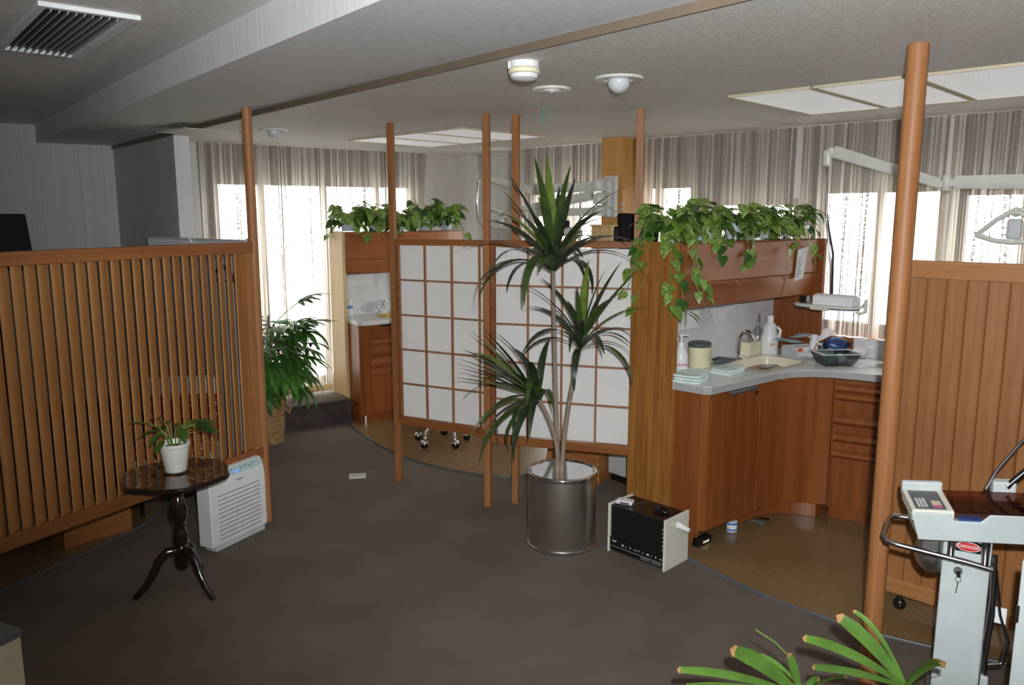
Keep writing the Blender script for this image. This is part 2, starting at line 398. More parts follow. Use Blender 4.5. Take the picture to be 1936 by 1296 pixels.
# ================================================================== STRUCTURE
WR = 1.70            # window wall of the right side (room frame x)
CR = 1.50            # its curtain line
WLY, CLY = 0.70, 0.56   # left window wall and its curtain line (GF frame y)
def L1(t): return RM.w(-1.424 + 0.1 * t, t)
def L2(t): return RM.w(-2.11 + 0.1214 * t, t)
# corner of the two window walls
def _corner():
    a, b = GF.w(0, WLY), GF.w(1, WLY); d = b - a
    la, ld = RM.l(a), RM.l(b) - RM.l(a)
    return a + d * ((WR - la.x) / ld.x)
CNR = _corner(); TC = RM.l(CNR).y; SC = GF.l(CNR).x
REC = [Vector((-3.952, 6.724, 0)), Vector((-3.46, 7.032, 0))]
rdir = (REC[1] - REC[0]).normalized()
RECA = REC[1] - rdir * 3.6
xy = lambda p: (p.x, p.y)
# floor
pl = [xy(RM.w(WR + .1, TC + .1)), xy(RM.w(WR + .1, -3.3)), xy(RM.w(-4.7, -3.3)), xy(RM.w(-4.7, 6.1)), xy(RECA + Vector((-.05, .1, 0))), xy(REC[1] + Vector((0, .1, 0))), xy(L1(3.73) + Vector((-.1, .2, 0))), xy(GF.w(-1.7, WLY + .1)), xy(GF.w(SC, WLY + .1))]
struct(MB().prism(list(reversed(pl)), -0.08, 0.0).build('floor_carpet', 'carpet'))
def smooth_closed(pts, n=6):
    out = []; k = len(pts)
    for i in range(k):
        p0, p1, p2, p3 = (Vector(pts[(i + j - 1) % k]) for j in range(4))
        for j in range(n):
            t = j / n
            out.append(tuple(0.5 * ((2 * p1) + (p2 - p0) * t + (2 * p0 - 5 * p1 + 4 * p2 - p3) * t * t + (3 * p1 - p0 - 3 * p2 + p3) * t ** 3)))
    return out
def vinyl(name, pts, z=0.006):
    pts2 = smooth_closed(pts)
    struct(MB().prism(pts2, 0.0005, z).build(name, 'vinyl'))
    ring = [Vector((p[0], p[1], z * 0.6)) for p in pts2]
    struct(MB().tube(ring + [ring[0]], 0.0085, 6, cap=False).build(name.replace('floor', 'trim'), 'greyd', smooth=60))
fx = lambda u, v: tuple(at_z(u, v, 0))[:2]
vinyl('floor_vinyl_far', [fx(663, 800), fx(700, 832), fx(745, 857), fx(800, 877), fx(870, 893), fx(960, 904), (0.25, 5.25), (0.62, 5.45), (0.85, 5.75), (0.6, 6.25), (0.0, 6.75), (-0.7, 7.0), (-1.2, 6.72)])
vinyl('floor_vinyl_near', [(0.86, 3.99), fx(1306, 1060), fx(1380, 1098), fx(1450, 1130), fx(1530, 1160), fx(1620, 1190), fx(1700, 1212), (1.95, 2.85), (2.6, 2.5), (3.4, 2.3), (3.3, 3.6), (2.5, 4.4), (1.9, 4.85), (1.3, 4.6)])
vinyl('floor_vinyl_left', [fx(0, 1118), fx(100, 1075), fx(180, 1038), fx(255, 1003), (-2.1, 4.5), (-2.3, 4.9), (-3.0, 4.9), (-3.4, 4.3), (-3.2, 3.4), (-2.75, 2.9)])
# ceilings and the dropped beam
struct(MB().prism([xy(L1(-3.3)), xy(RM.w(WR + .1, -3.3)), xy(RM.w(WR + .1, TC + .1)), xy(GF.w(SC, WLY + .1)), xy(GF.w(-1.3, WLY + .12)), xy(L1(4.2))], CEIL, CEIL + 0.25).build('ceiling_lower', 'ceiling'))
struct(MB().prism([xy(L2(-3.3)), xy(L1(-3.3)), xy(L1(5.9)), xy(L2(6.1))], SOFF, SOFF + 0.28).build('ceiling_beam', 'soffit'))
struct(MB().prism([xy(RM.w(-4.7, -3.3)), xy(L2(-3.3)), xy(L2(6.4)), xy(RM.w(-4.7, 6.8))], CEILL, CEILL + 0.2).build('ceiling_upper', 'ceiling'))
e = (L1(1) - L1(0)).normalized(); nrm = Vector((-e.y, e.x, 0))
struct(MB().prism([xy(L1(-3.3)), xy(L1(5.9)), xy(L1(5.9) - nrm * -.012), xy(L1(-3.3) - nrm * -.012)], CEIL, SOFF + .002).build('trim_1', 'trim_brown'))
# walls
def boxwall(name, A, B, z0, z1, th, mat='wallpaper', openings=(), sgn=1):
    A, B = Vector(A), Vector(B); A.z = B.z = 0
    L = (B - A).length; ang = math.atan2((B - A).y, (B - A).x); mb = MB()
    y0, y1 = (0, th) if sgn > 0 else (-th, 0)
    ops = sorted(openings); x = 0.0
    for a, b, lo, hi in ops:
        mb.box(x, a, y0, y1, z0, z1); mb.box(a, b, y0, y1, hi, z1)
        if lo > z0 + 1e-3: mb.box(a, b, y0, y1, z0, lo)
        x = b
    mb.box(x, L, y0, y1, z0, z1)
    o = mb.build(name, mat); o.location = A; o.rotation_euler = (0, 0, ang); return struct(o)
def window(idx, fr_loc, ang, w, z0, z1, bars, mat='alu', glassy=True, y=0.06):
    r = bpy.data.objects.new('window_%d' % idx, None); COL.objects.link(r); r.location = fr_loc; r.rotation_euler = (0, 0, ang); struct(r)
    t = 0.045
    mb = MB(); mb.box(0, w, y - .03, y + .03, z0, z0 + t); mb.box(0, w, y - .03, y + .03, z1 - t, z1); mb.box(0, t, y - .03, y + .03, z0 + t, z1 - t); mb.box(w - t, w, y - .03, y + .03, z0 + t, z1 - t)
    mb.build('window_frame', mat, r)
    xs = [t] + [w * b for b in bars] + [w - t]
    for b in bars: MB().box(w * b - .022, w * b + .022, y - .025, y + .025, z0 + t, z1 - t).build('window_bar', 'dark_alu' if b > .9 else mat, r)
    for a, b in zip(xs[:-1], xs[1:]): MB().box(a + .002, b - .002, y - .003, y + .003, z0 + t, z1 - t).build('pane', 'glass', r)
# left window wall (with a tall window)
a = GF.ony(402, 345, WLY).x; b = GF.ony(783, 345, WLY).x; zt = GF.ony(600, 342, WLY).z
o0 = -1.26
boxwall('wall_left', GF.w(o0, WLY), GF.w(SC + .2, WLY), 0, 2.5, 0.14, openings=[(a - o0, b - o0, 0.26, zt)])
window(1, GF.w(a, WLY), GF.a, b - a, 0.26, zt, [0.22, 0.52, 0.80])
# reception back wall and the wing wall under the beam edge
boxwall('wall_reception', RECA, REC[1], 0, 2.62, 0.12, sgn=1)
boxwall('wall_wing', L1(3.73), L1(5.45), 0, SOFF + .005, 0.10, sgn=-1)
struct(MB().box(-.006, 0.004, -.104, .004, 0, SOFF).build('trim_2', 'soffit')).location = L1(3.73)
bpy.data.objects['trim_2'].rotation_euler = (0, 0, math.atan2(e.y, e.x))
# right window wall
def tr(u): return RM.onx(u, 345, WR).y
wins = []
for u0, u1, lo, hv in ((1003, 1145, .32, 343), (1172, 1312, .32, 345), (1342, 1512, .32, 376), (1548, 1792, 1.0, 350), (1812, 2090, 1.0, 352), (2120, 2420, 1.0, 352)):
    wins.append((tr(u1), tr(u0), lo, RM.onx((u0 + u1) / 2, hv, WR).z))
tb = -3.2
boxwall('wall_right', RM.w(WR, tb), RM.w(WR, TC + .25), 0, 2.5, 0.14, sgn=-1, openings=[(t0 - tb, t1 - tb, lo, hi) for t0, t1, lo, hi in wins])
for i, (t0, t1, lo, hi) in enumerate(wins):
    r = window(2 + i, RM.w(WR, t1), RM.a - math.pi / 2, t1 - t0, lo, hi, [0.5] if i != 2 else [0.45, 0.965])
boxwall('wall_side', RM.w(-4.6, -3.2), RM.w(WR + .1, -3.2), 0, 2.62, 0.1, sgn=-1)
boxwall('wall_back', RM.w(-4.6, -3.2), RM.w(-4.6, 6.1), 0, 2.62, 0.1, sgn=1)
boxwall('wall_reception_side', RM.w(-4.7, 6.0), RECA + Vector((0, .12, 0)), 0, 2.62, 0.1, sgn=1)
g = struct(MB().prism([(-60, -60), (60, -60), (60, 60), (-60, 60)], -1.1, -1.0).build('ground', 'ground'))
# window ledge beside the near worktop
struct(MB().box(1.435, WR, -1.3, .22, .955, .985).box(1.455, 1.475, -1.3, .22, 0, .955).build('trim_3', 'wood_cabx')); place(bpy.data.objects['trim_3'], RM)
# carpeted step and wooden threshold under the left window
o = struct(MB().box(-1.5, -.02, .19, WLY, 0, .20).build('floor_step', 'carpet', bevel=.008)); place(o, GF)
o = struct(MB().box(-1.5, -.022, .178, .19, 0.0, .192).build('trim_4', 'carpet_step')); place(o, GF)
o = struct(MB().box(-1.5, .0, CLY + .06, WLY - .002, .20, .25).build('trim_5', 'wood_pale')); place(o, GF)
# wood-clad column on the right wall
t0 = RM.onx(1178, 300, 1.30).y; t1 = RM.onx(1139, 300, 1.30).y
o = struct(MB().box(1.30, WR, t0, t1, 0, CEIL).build('wall_column', 'wood_col')); place(o, RM)

# ------------------------------------------------------------------ curtains
def curtain(fr, p0, p1, z0, z1, label, folds, seed, amp=0.022):
    rnd = random.Random(seed); A, B = Vector(p0), Vector(p1); A.z = B.z = 0
    Lc = (B - A).length; ph = [rnd.uniform(0, 6.28) for _ in range(4)]
    def fn(u, v):
        x = u * Lc
        w = math.sin(u * folds * 6.283 + ph[0] + 1.4 * math.sin(u * 9 + ph[1])) * amp + math.sin(u * folds * 2.37 * 6.283 + ph[2]) * amp * .35
        w *= 0.45 + 0.55 * (1 - v) ** .6
        return Vector((x + .012 * math.sin(v * 3 + u * 40) * (1 - v), w, z0 + (z1 - z0) * v))
    o = MB().grid(fn, int(folds * 14), 7).build('curtain', 'sheer', smooth=180)
    o.location = A; o.rotation_euler = (0, 0, math.atan2((B - A).y, (B - A).x))
    return tag(o, label, 'curtain', 'sheer curtains')
def gl(u): return GF.ony(u, 300, CLY).x
curtain(GF, GF.w(gl(372), CLY), GF.w(gl(604), CLY), .255, CEIL - .004, 'sheer striped curtain behind the slatted screen post', 11, 1)
curtain(GF, GF.w(gl(600), CLY - .01), GF.w(gl(806), CLY - .01), .255, CEIL - .004, 'sheer striped curtain behind the leafy palm and far cabinet', 11, 2)
def rl(u): return RM.onx(u, 300, CR).y
curtain(RM, RM.w(CR, rl(984)), RM.w(CR, rl(1148)), .3, CEIL - .004, 'sheer curtain behind the ivory jointed arms', 11, 3)
curtain(RM, RM.w(CR, rl(1196)), RM.w(CR, rl(1504)), .3, CEIL - .004, 'sheer curtain above the long row of trailing plants', 17, 4)
curtain(RM, RM.w(CR - .01, rl(1517)), RM.w(CR - .01, rl(1795)), .99, CEIL - .004, 'sheer curtain behind the hanging instrument tray', 11, 5)
curtain(RM, RM.w(CR, rl(1800)), RM.w(CR, rl(2115)), .99, CEIL - .004, 'sheer curtain at the right edge above the plank screen', 10, 6)
curtain(RM, RM.w(CR, rl(2125)), RM.w(CR, rl(2440)), .99, CEIL - .004, 'sheer curtain beyond the right edge of the plank screen', 8, 7)

# ================================================================== POSTS AND SCREENS
def pole(x, y, r, z1, name, label):
    return tag(MB().lathe([(r, 0), (r, z1)], 24).build(name, 'wood_post', smooth=60), label, 'post')
o = pole(0, 0, .026, CEIL, 'round_post', 'round wooden post at the end of the slatted screen'); PLX, PLY = -1.412, 4.33; o.location = (PLX, PLY, 0)
o = pole(0, 0, .034, CEIL, 'round_post', 'thick round wooden post in front of the plank screen'); o.location = (1.347, 2.735, 0)
P1, P2, P3, P4 = Vector((-.752, 5.02, 0)), Vector((-.144, 4.557, 0)), Vector((.022, 4.615, 0)), Vector((.689, 4.356, 0))
for p, rz, lab in ((P1, -30, 'square wooden post farthest from the potted dracaena, at the left end of the paper screens'),
                   (P2, -20, 'square wooden post standing in front of the join of the two paper screens'),
                   (P3, -24, 'square wooden post just behind the right-hand paper screen'),
                   (P4, -14, 'square wooden post rising behind the trailing plants at the right end of the paper screen')):
    w = .0195
    o = MB().box(-w, w, -w * .8, w * .8, 0, CEIL).box(-.006, .006, -w * .8 - .002, -w * .8, .3, CEIL - .01).build('square_post', 'wood_post', bevel=.003)
    o.location = p; o.rotation_euler = (0, 0, R(rz)); tag(o, lab, 'post', 'square wooden posts')

# slatted screen
ang = math.atan2(-.889, -.459)
sl = thing('slatted_screen', 'wooden screen of upright louvre slats behind the small round table', 'screen', (PLX - .02, PLY - .05, 0), ang)
LS = 1.95
MB().box(-.02, LS, -.028, .028, 1.545, 1.602).build('top_rail', 'wood_rail', sl, bevel=.004)
MB().box(-.02, LS, -.028, .028, .395, .455).build('bottom_rail', 'wood_rail', sl, bevel=.004)
MB().box(-.005, .035, -.026, .026, .02, 1.545).build('stile', 'wood_post', sl, bevel=.003)
MB().box(LS - .05, LS, -.03, .03, 0, 1.545).build('stile', 'wood_post', sl, bevel=.003)
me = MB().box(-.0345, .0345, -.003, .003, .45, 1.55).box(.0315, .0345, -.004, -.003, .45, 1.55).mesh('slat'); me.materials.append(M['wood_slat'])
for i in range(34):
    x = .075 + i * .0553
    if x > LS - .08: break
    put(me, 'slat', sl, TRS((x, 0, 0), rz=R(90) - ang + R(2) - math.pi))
# wooden plinth under the slatted screen
pp = at_z(123, 1040, 0); pq = at_z(252, 1003, 0)
d = (pq - pp); o = MB().box(0, d.length, 0, .16, 0, .19).box(.01, d.length - .01, .01, .15, .19, .21).build('plinth_box', 'box_wood', bevel=.006)
o.location = pp; o.rotation_euler = (0, 0, math.atan2(d.y, d.x)); tag(o, 'low dark wooden box on the floor under the slatted screen', 'box')

# paper screens
def shoji(A, B, z0, z1, label, nx, x0, x1, xm=None):
    d = B - A; L = d.length
    r = thing('paper_screen', label, 'screen', A, math.atan2(d.y, d.x), 'paper screens')
    MB().box(x0, x1, -.018, .018, z1 - .036, z1).build('top_rail', 'wood_rail', r, bevel=.003)
    MB().box(x0, x1, -.018, .018, z0, z0 + .052).build('bottom_rail', 'wood_rail', r, bevel=.003)
    for x in (x0, x1 - .022): MB().box(x, x + .022, -.016, .016, z0 + .052, z1 - .036).build('stile', 'wood_rail', r)
    xs = [x0 + .022 + (x1 - x0 - .044) * i / nx for i in range(nx + 1)]
    zs = [z0 + .052 + (z1 - z0 - .088) * i / 5 for i in range(6)]
    for x in xs[1:-1]: MB().box(x - .0055, x + .0055, -.014, .002, z0 + .052, z1 - .036).build('upright_bar', 'wood_kumiko', r)
    for z in zs[1:-1]: MB().box(x0 + .022, x1 - .022, -.012, .003, z - .0055, z + .0055).build('cross_bar', 'wood_kumiko', r)
    w = xs[1] - xs[0] - .011; h = zs[1] - zs[0] - .011
    me = MB().grid(lambda u, v: Vector(((u - .5) * w, .0015 * math.sin(u * 3.14) * math.sin(v * 3.14), (v - .5) * h)), 4, 4).mesh('paper_pane', 180); me.materials.append(M['shoji'])
    for i in range(nx):
        for j in range(5): put(me, 'paper_pane', r, TRS(((xs[i] + xs[i + 1]) / 2, 0.001, (zs[j] + zs[j + 1]) / 2)))
    return r
shoji(P1, P3, .395, 1.598, 'white paper lattice screen left of the potted dracaena', 4, .026, (P3 - P1).length - .024)
A2 = P2 + Vector((0, .004, 0)); B2 = Vector((.689, 4.306, 0))
shoji(A2, B2, .400, 1.603, 'white paper lattice screen behind the potted dracaena', 4, .026, (B2 - A2).length + .0)

# plank screen on casters
A = Vector((1.685, 3.345, 0)); d = Vector((.719, -.695, 0)); pk = thing('plank_screen', 'mobile screen of upright cedar boards behind the white machine', 'screen', A, math.atan2(d.y, d.x))
LP = 1.30
MB().box(-.02, LP, -.022, .022, 1.485, 1.558).build('top_rail', 'wood_plankx', pk, bevel=.003)
MB().box(-.02, LP, -.022, .022, .075, .145).build('bottom_rail', 'wood_plankx', pk, bevel=.003)
me = MB().prism([(.0, -.010), (.004, -.014), (.0705, -.014), (.0745, -.010), (.0745, .012), (0, .012)], .145, 1.485).mesh('board'); me.materials.append(M['wood_plank'])
for i in range(17): put(me, 'board', pk, TRS((.002 + i * .0755, 0, 0)))
for x in (.07, .62, 1.2):
    cst = MB().lathe([(.012, .045), (.012, .078)], 10, (x, 0, 0)).build('caster', 'blk', pk, smooth=50)
    MB().sphere((x, 0, .028), .028, 14, 8, sy=.8).build('caster_wheel', 'blk', cst, smooth=180)

# ================================================================== NEAR WORKTOP UNIT (KT frame)
WT = 0.875
o = MB().box(-.03, 0, .195, .50, 0, 1.606).build('end_panel', 'wood_end', bevel=.004); place(o, KT); tag(o, 'tall striped veneer end panel beside the right paper screen', 'panel')
o = MB().box(1.352, 1.38, .13, .50, 0, 1.60).build('end_panel', 'wood_cab', bevel=.004); place(o, KT); tag(o, 'brown veneer end panel at the window end of the near worktop', 'panel')
o = MB().box(.001, 1.351, .462, .48, WT, 1.56).build('backsplash', 'splash'); place(o, KT); tag(o, 'grey laminate splash board behind the near sink', 'panel')
# upper cabinet with slanted front
uc = frt(KT, 'wall_cabinet', 'glossy brown upper cabinet with slanted flap front under the trailing plants', 'cabinet')
prof = [(.46, 1.245), (.46, 1.600), (.185, 1.600), (.175, 1.585), (.18, 1.40), (.215, 1.255), (.235, 1.245)]
def ex(x0, x1, pr): return [(x0, y, z) for y, z in pr] + [(x1, y, z) for y, z in pr]
n = len(prof)
MB().add(ex(.002, 1.350, prof), [tuple(range(n)), tuple(range(2 * n - 1, n - 1, -1))] + [(i, (i + 1) % n, n + (i + 1) % n, n + i) for i in range(n)]).build('body', 'wood_cabx', uc)
def flap(x0, x1, name, za, ya, zb, yb, parent):
    t = .012
    pts = [(ya - t, za), (yb - t, zb), (yb, zb), (ya, za)]
    return MB().add(ex(x0, x1, pts), [(0, 1, 2, 3), (7, 6, 5, 4)] + [(i, (i + 1) % 4, 4 + (i + 1) % 4, 4 + i) for i in range(4)]).build(name, 'wood_cabx', parent, bevel=.003)
flap(.006, 1.345, 'upper_flap', 1.594, .176, 1.392, .182, uc)
for a, b in ((.006, .498), (.504, .992), (.998, 1.345)):
    f = flap(a, b, 'flap_door', 1.386, .184, 1.252, .217, uc)
    MB().prism([(b - .030, 1.384), (b - .004, 1.384), (b - .018, 1.362)], -.1785, -.1695, Matrix.Rotation(R(90), 4, 'X')).build('finger_notch', 'wood_rail', f)
# base cabinet
bc = frt(KT, 'base_cabinet', 'brown curved base cabinet under the near sink', 'cabinet')
front = [(0, .03), (.03, 0), (.43, -.012), (.62, -.012), (.74, -.05), (.83, -.13), (.885, -.22)]
body = front + [(1.33, -.22), (1.33, .46), (0.0, .46)]
MB().prism(body, .085, WT - .045).build('body', 'wood_cab', bc, smooth=35)
kick = [(.42, .05), (.62, .045), (.72, .01), (.80, -.07), (.85, -.18), (1.3, -.18), (1.3, .4), (.42, .4)]
MB().prism(kick, .008, .086).build('kick_board', 'wood_cab', bc, smooth=35)
MB().box(0.0, .02, .03, .46, .008, .086).build('foot_panel', 'wood_cab', bc)
def panel_on(path, z0, z1, th, name, parent, mat='wood_cab', rail=0):
    p2 = []
    for i, (x, y) in enumerate(path):
        a = Vector(path[max(i - 1, 0)]); b = Vector(path[min(i + 1, len(path) - 1)]); d = (b - a).normalized(); p2.append((x + d.y * th, y - d.x * th))
    return MB().prism(path + list(reversed(p2)), z0, z1).build(name, mat, parent, smooth=35, bevel=.0015)
dr = panel_on([(.034, -.0005), (.43, -.0125), (.445, -.0128)], .092, WT - .075, .007, 'door', bc)
MB().box(.42, .44, -.0215, -.016, WT - .10, WT - .078).build('corner_cut', 'wood_dark', dr)
dr2 = panel_on([(.47, -.013), (.62, -.0125), (.74, -.0505), (.795, -.095)], .092, WT - .15, .007, 'door', bc)
# drawer cabinet along the window
dc = frt(KT, 'drawer_cabinet', 'brown drawer cabinet with curved-lip drawers by the window', 'cabinet')
DA = Vector((.893, -.222)); DB = Vector((1.0, -.56)); dd = DB - DA; dl = dd.length; da = math.atan2(dd.y, dd.x)
dm = Matrix.Translation((DA.x, DA.y, 0)) @ Matrix.Rotation(da, 4, 'Z')
MB().box(0, dl, 0, .36, .075, WT - .045, dm).build('body', 'wood_cab', dc)
MB().box(.01, dl - .01, .03, .34, .006, .075, dm).build('kick_board', 'wood_cab', dc)
def drawer(zf0, zf1, zl0, zl1, x0, x1, name='drawer'):
    d = MB().box(x0, x1, -.010, 0, zf0, zf1, dm).build(name, 'wood_cab', dc, bevel=.002)
    h = zl1 - zl0
    pr = [(-.0, zl0), (-.010, zl0), (-.026, zl0 + h * .25), (-.030, zl0 + h * .45), (-.018, zl0 + h * .8), (-.0, zl1)]
    MB().add([dm @ Vector(v) for v in ex(x0, x1, pr)], [tuple(range(6)), tuple(reversed(range(6, 12)))] + [(i, (i + 1) % 6, 6 + (i + 1) % 6, 6 + i) for i in range(6)]).build('drawer_lip', 'wood_cabx', d, smooth=50)
drawer(.806, .828, .762, .803, .012, dl - .006)
drawer(.640, .712, .715, .757, .012, dl - .006)
drawer(.526, .570, .574, .622, .012, dl - .006, 'rail_panel')
drawer(.424, .470, .472, .522, .012, dl - .055)
drawer(.09, .376, .380, .418, .012, dl - .055, 'door')
# worktop
wt = frt(KT, 'worktop', 'pale grey laminate worktop curving along the near sink to the window', 'worktop')
edge = [(-.028, .19), (-.012, .012), (.02, -.018), (.40, -.032), (.62, -.035), (.72, -.055), (.82, -.115), (.89, -.20), (.94, -.32), (1.01, -.56), (1.03, -.63)]
rear = [(1.535, -.63), (1.49, -.1), (1.45, .12), (1.349, .128), (1.349, .461), (.002, .461), (.002, .19)]
SX0, SX1, SY0, SY1 = .56, 1.02, .02, .31
def top_slab(z0, z1, hole):
    # slab built in strips around the sink hole
    mb = MB(); poly = edge + rear
    bm = bmesh.new(); vs = [bm.verts.new((x, y, z1)) for x, y in poly]; f = bm.faces.new(vs)
    hv = [bm.verts.new((x, y, z1)) for x, y in hole]
    be = [bm.edges.new((hv[i], hv[(i + 1) % len(hv)])) for i in range(len(hv))]
    outer = list(f.edges); bm.faces.remove(f)
    bmesh.ops.triangle_fill(bm, edges=outer + be, use_beauty=True)
    r = bmesh.ops.extrude_face_region(bm, geom=bm.faces[:])
    bmesh.ops.translate(bm, vec=(0, 0, z0 - z1), verts=[g for g in r['geom'] if isinstance(g, bmesh.types.BMVert)])
    bmesh.ops.recalc_face_normals(bm, faces=bm.faces[:])
    me = bpy.data.meshes.new('slab'); bm.to_mesh(me); bm.free(); return me
hole = [(SX0, SY0 + .03), (SX0 + .03, SY0), (SX1 - .03, SY0), (SX1, SY0 + .03), (SX1, SY1 - .03), (SX1 - .03, SY1), (SX0 + .03, SY1), (SX0, SY1 - .03)]
me = top_slab(WT - .04, WT, hole); me.materials.append(M['worktop']); put(me, 'slab', wt, Matrix.Identity(4))
# edge nosing slightly proud, bluish grey
MB().prism(edge + [(x + (.004 if i > 6 else 0.0), y + .006) for i, (x, y) in reversed(list(enumerate(edge)))], WT - .041, WT - .003).build('edge_band', 'splash', wt, smooth=40)
tpad = MB().box(.17, .40, -.046, -.02, WT - .062, WT - .045).build('worktop_grip', 'greyd', wt, bevel=.004)
# sink
sk = frt(KT, 'sink_basin', 'beige enamel sink basin set into the near worktop', 'sink', 0, 0, WT)
def ring(h, z, off): return [(x + off * (1 if x < .7 else -1), y + off * (1 if y < .15 else -1), z) for x, y in h]
rim0, rim1, w1, w2 = ring(hole, .004, -.012), ring(hole, .005, .006), ring(hole, -.02, .012), ring(hole, -.15, .03)
mb = MB(); k = 8; mb.add(rim0 + rim1 + w1 + w2, [(r * k + i, r * k + (i + 1) % k, (r + 1) * k + (i + 1) % k, (r + 1) * k + i) for r in range(3) for i in range(k)] + [tuple(range(3 * k, 4 * k))])
mb.build('basin', 'sink', sk, smooth=50)
MB().lathe([(.035, 0), (.035, .003), (.02, .004)], 18, (.80, .16, -.149)).build('drain', 'chrome', sk, smooth=40)
o = MB().lathe([(.0, .0), (.075, .002), (.085, .008), (.08, .010), (.0, .006)], 24, sy=.55).build('sink_strainer', 'steel', smooth=50); place(o, KT, .665, .062, WT + .006); tag(o, 'round steel strainer lid on the front edge of the sink', 'strainer')
fa = frt(KT, 'faucet', 'chrome gooseneck faucet behind the near sink', 'faucet', .795, .345, WT)
MB().lathe([(.028, .001), (.028, .008), (.018, .014), (.014, .03)], 18).build('base', 'chrome', fa, smooth=50)
pts = [Vector((0, 0, .02)), Vector((0, 0, .10))] + [Vector((0, -.05 + .05 * math.cos(R(a)), .115 + .062 * math.sin(R(a)))) for a in range(0, 136, 15)]
MB().tube([p + Vector((.0, 0, 0)) for p in pts], .011, 12).build('spout', 'chrome', fa, smooth=60)
MB().tube([pts[-1] + Vector((0, .004, .006)), pts[-1] + Vector((0, -.020, -.032))], [.017, .016], 12).build('nozzle', 'chrome', fa, smooth=50)

# ---- things on the near worktop
def kz(u, v, z=WT): p = KT.onz(u, v, z); return p.x, p.y
def bottle(fr, x, y, z, prof, mat, name, label, cat='bottle', cap=None, bands=(), dz=0, n=18, sy=1.0, pump=None):
    r = frt(fr, name, label, cat, x, y, z, dz)
    MB().lathe(prof, n, sy=sy).build('body', mat, r, smooth=50)
    if cap: MB().lathe(cap[1], 14).build('cap', cap[0], r, smooth=50)
    for m_, rr, z0, z1, a0, a1 in bands:
        MB().grid(lambda u, v: Vector((rr * math.cos(R(a0 + (a1 - a0) * u)), sy * rr * math.sin(R(a0 + (a1 - a0) * u)), z0 + (z1 - z0) * v)), 8, 1).build('label_print', m_, r, smooth=180)
    if pump:
        zt, m_ = pump
        MB().tube([(0, 0, zt), (0, 0, zt + .035)], .006, 8).lathe([(.012, 0), (.012, .012)], 10, (0, 0, zt + .033)).bar((0, 0, zt + .042), (.045, 0, zt + .036), .012, .008).build('pump', m_, r, smooth=40)
    return r
x, y = kz(1287, 712); bottle(KT, x + .02, y + .02, WT + .001, [(.038, 0), (.041, .01), (.041, .10), (.034, .135), (.02, .155), (.019, .185), (.0, .186)], 'whitep', 'soap_bottle', 'white pump soap bottle at the left end of the near worktop', bands=(('pink', .0418, .06, .066, 200, 330), ('grey', .0418, .07, .074, 200, 330)), pump=(.184, 'whitep'), dz=-.5)
x, y = kz(1324, 694); ca = frt(KT, 'canister', 'cream canister with charcoal lid beside the towels', 'canister', x, y + .01, WT + .001, .25)
MB().lathe([(.060, 0), (.064, .006), (.064, .118), (.060, .12)], 28, sx=1.15, sy=1.0).build('body', 'creamy', ca, smooth=50)
MB().box(.055, .085, -.045, .045, .004, .132).build('back_housing', 'creamy', ca, bevel=.008)
MB().lathe([(.064, .12), (.066, .126), (.066, .138), (.058, .145), (.0, .148)], 28, sx=1.13, sy=1.0).build('lid', 'greyd', ca, smooth=50)
MB().box(.05, .09, -.055, -.035, .016, .026).build('catch', 'beige_box', ca, bevel=.003)
def folded(fr, x, y, z, w, d, h, dz, mat, name, label, cat, seed, layers=3):
    rnd = random.Random(seed); r = frt(fr, name, label, cat, x, y, z, dz)
    for i in range(layers):
        hh = h / layers; ox, oy = rnd.uniform(-.008, .008), rnd.uniform(-.008, .008); ph = rnd.uniform(0, 6)
        def fn(u, v):
            a = u * 2 * math.pi; sq = 1 / max(abs(math.cos(a)), abs(math.sin(a))) ** .82
            rr = v
            X, Y = math.cos(a) * sq * w / 2 * rr, math.sin(a) * sq * d / 2 * rr
            return Vector((X + ox, Y + oy, i * hh + hh * (1.0 - .25 * rr ** 6) + .003 * math.sin(X * 45 + ph) * (1 if i == layers - 1 else .2)))
        mb = MB().grid(fn, 32, 5)
        def fn2(u, v):
            a = u * 2 * math.pi; sq = 1 / max(abs(math.cos(a)), abs(math.sin(a))) ** .82
            b = v * math.pi; rr = 1 + .03 * math.sin(b)
            return Vector((math.cos(a) * sq * w / 2 * rr + ox, math.sin(a) * sq * d / 2 * rr + oy, i * hh + hh * .75 * (1 - v) + .0005))
        mb.grid(fn2, 32, 4).build('fold', mat, r, smooth=180)
    return r
x, y = kz(1315, 720); folded(KT, x - .012, y + .012, WT + .001, .19, .15, .045, .3, 'towel', 'folded_towel', 'folded mint towel at the near left corner of the worktop', 'towel', 1)
x, y = kz(1378, 705); folded(KT, x - .01, y, WT + .001, .20, .13, .032, .1, 'towel', 'folded_towel', 'folded mint towel between the canister and the sink', 'towel', 2)
x, y = kz(1372, 687); o = MB().box(-.075, .075, -.05, .05, 0, .004).box(-.08, .08, -.055, -.05, 0, .014).box(-.08, .08, .05, .055, 0, .014).box(-.08, -.075, -.05, .05, 0, .014).box(.075, .08, -.05, .05, 0, .014).build('soap_tray', 'greyd', bevel=.002); place(o, KT, x, y + .03, WT + .006, .2); tag(o, 'dark shallow tray beside the gooseneck faucet', 'tray')
x, y = kz(1418, 668); o = MB().box(-.07, .07, -.045, .045, 0, .075).box(-.073, .073, -.048, .048, .075, .085).build('yellow_box', 'creamy', bevel=.003); place(o, KT, .99, .40, WT + .001, .1); tag(o, 'pale yellow carton against the splash board', 'box')
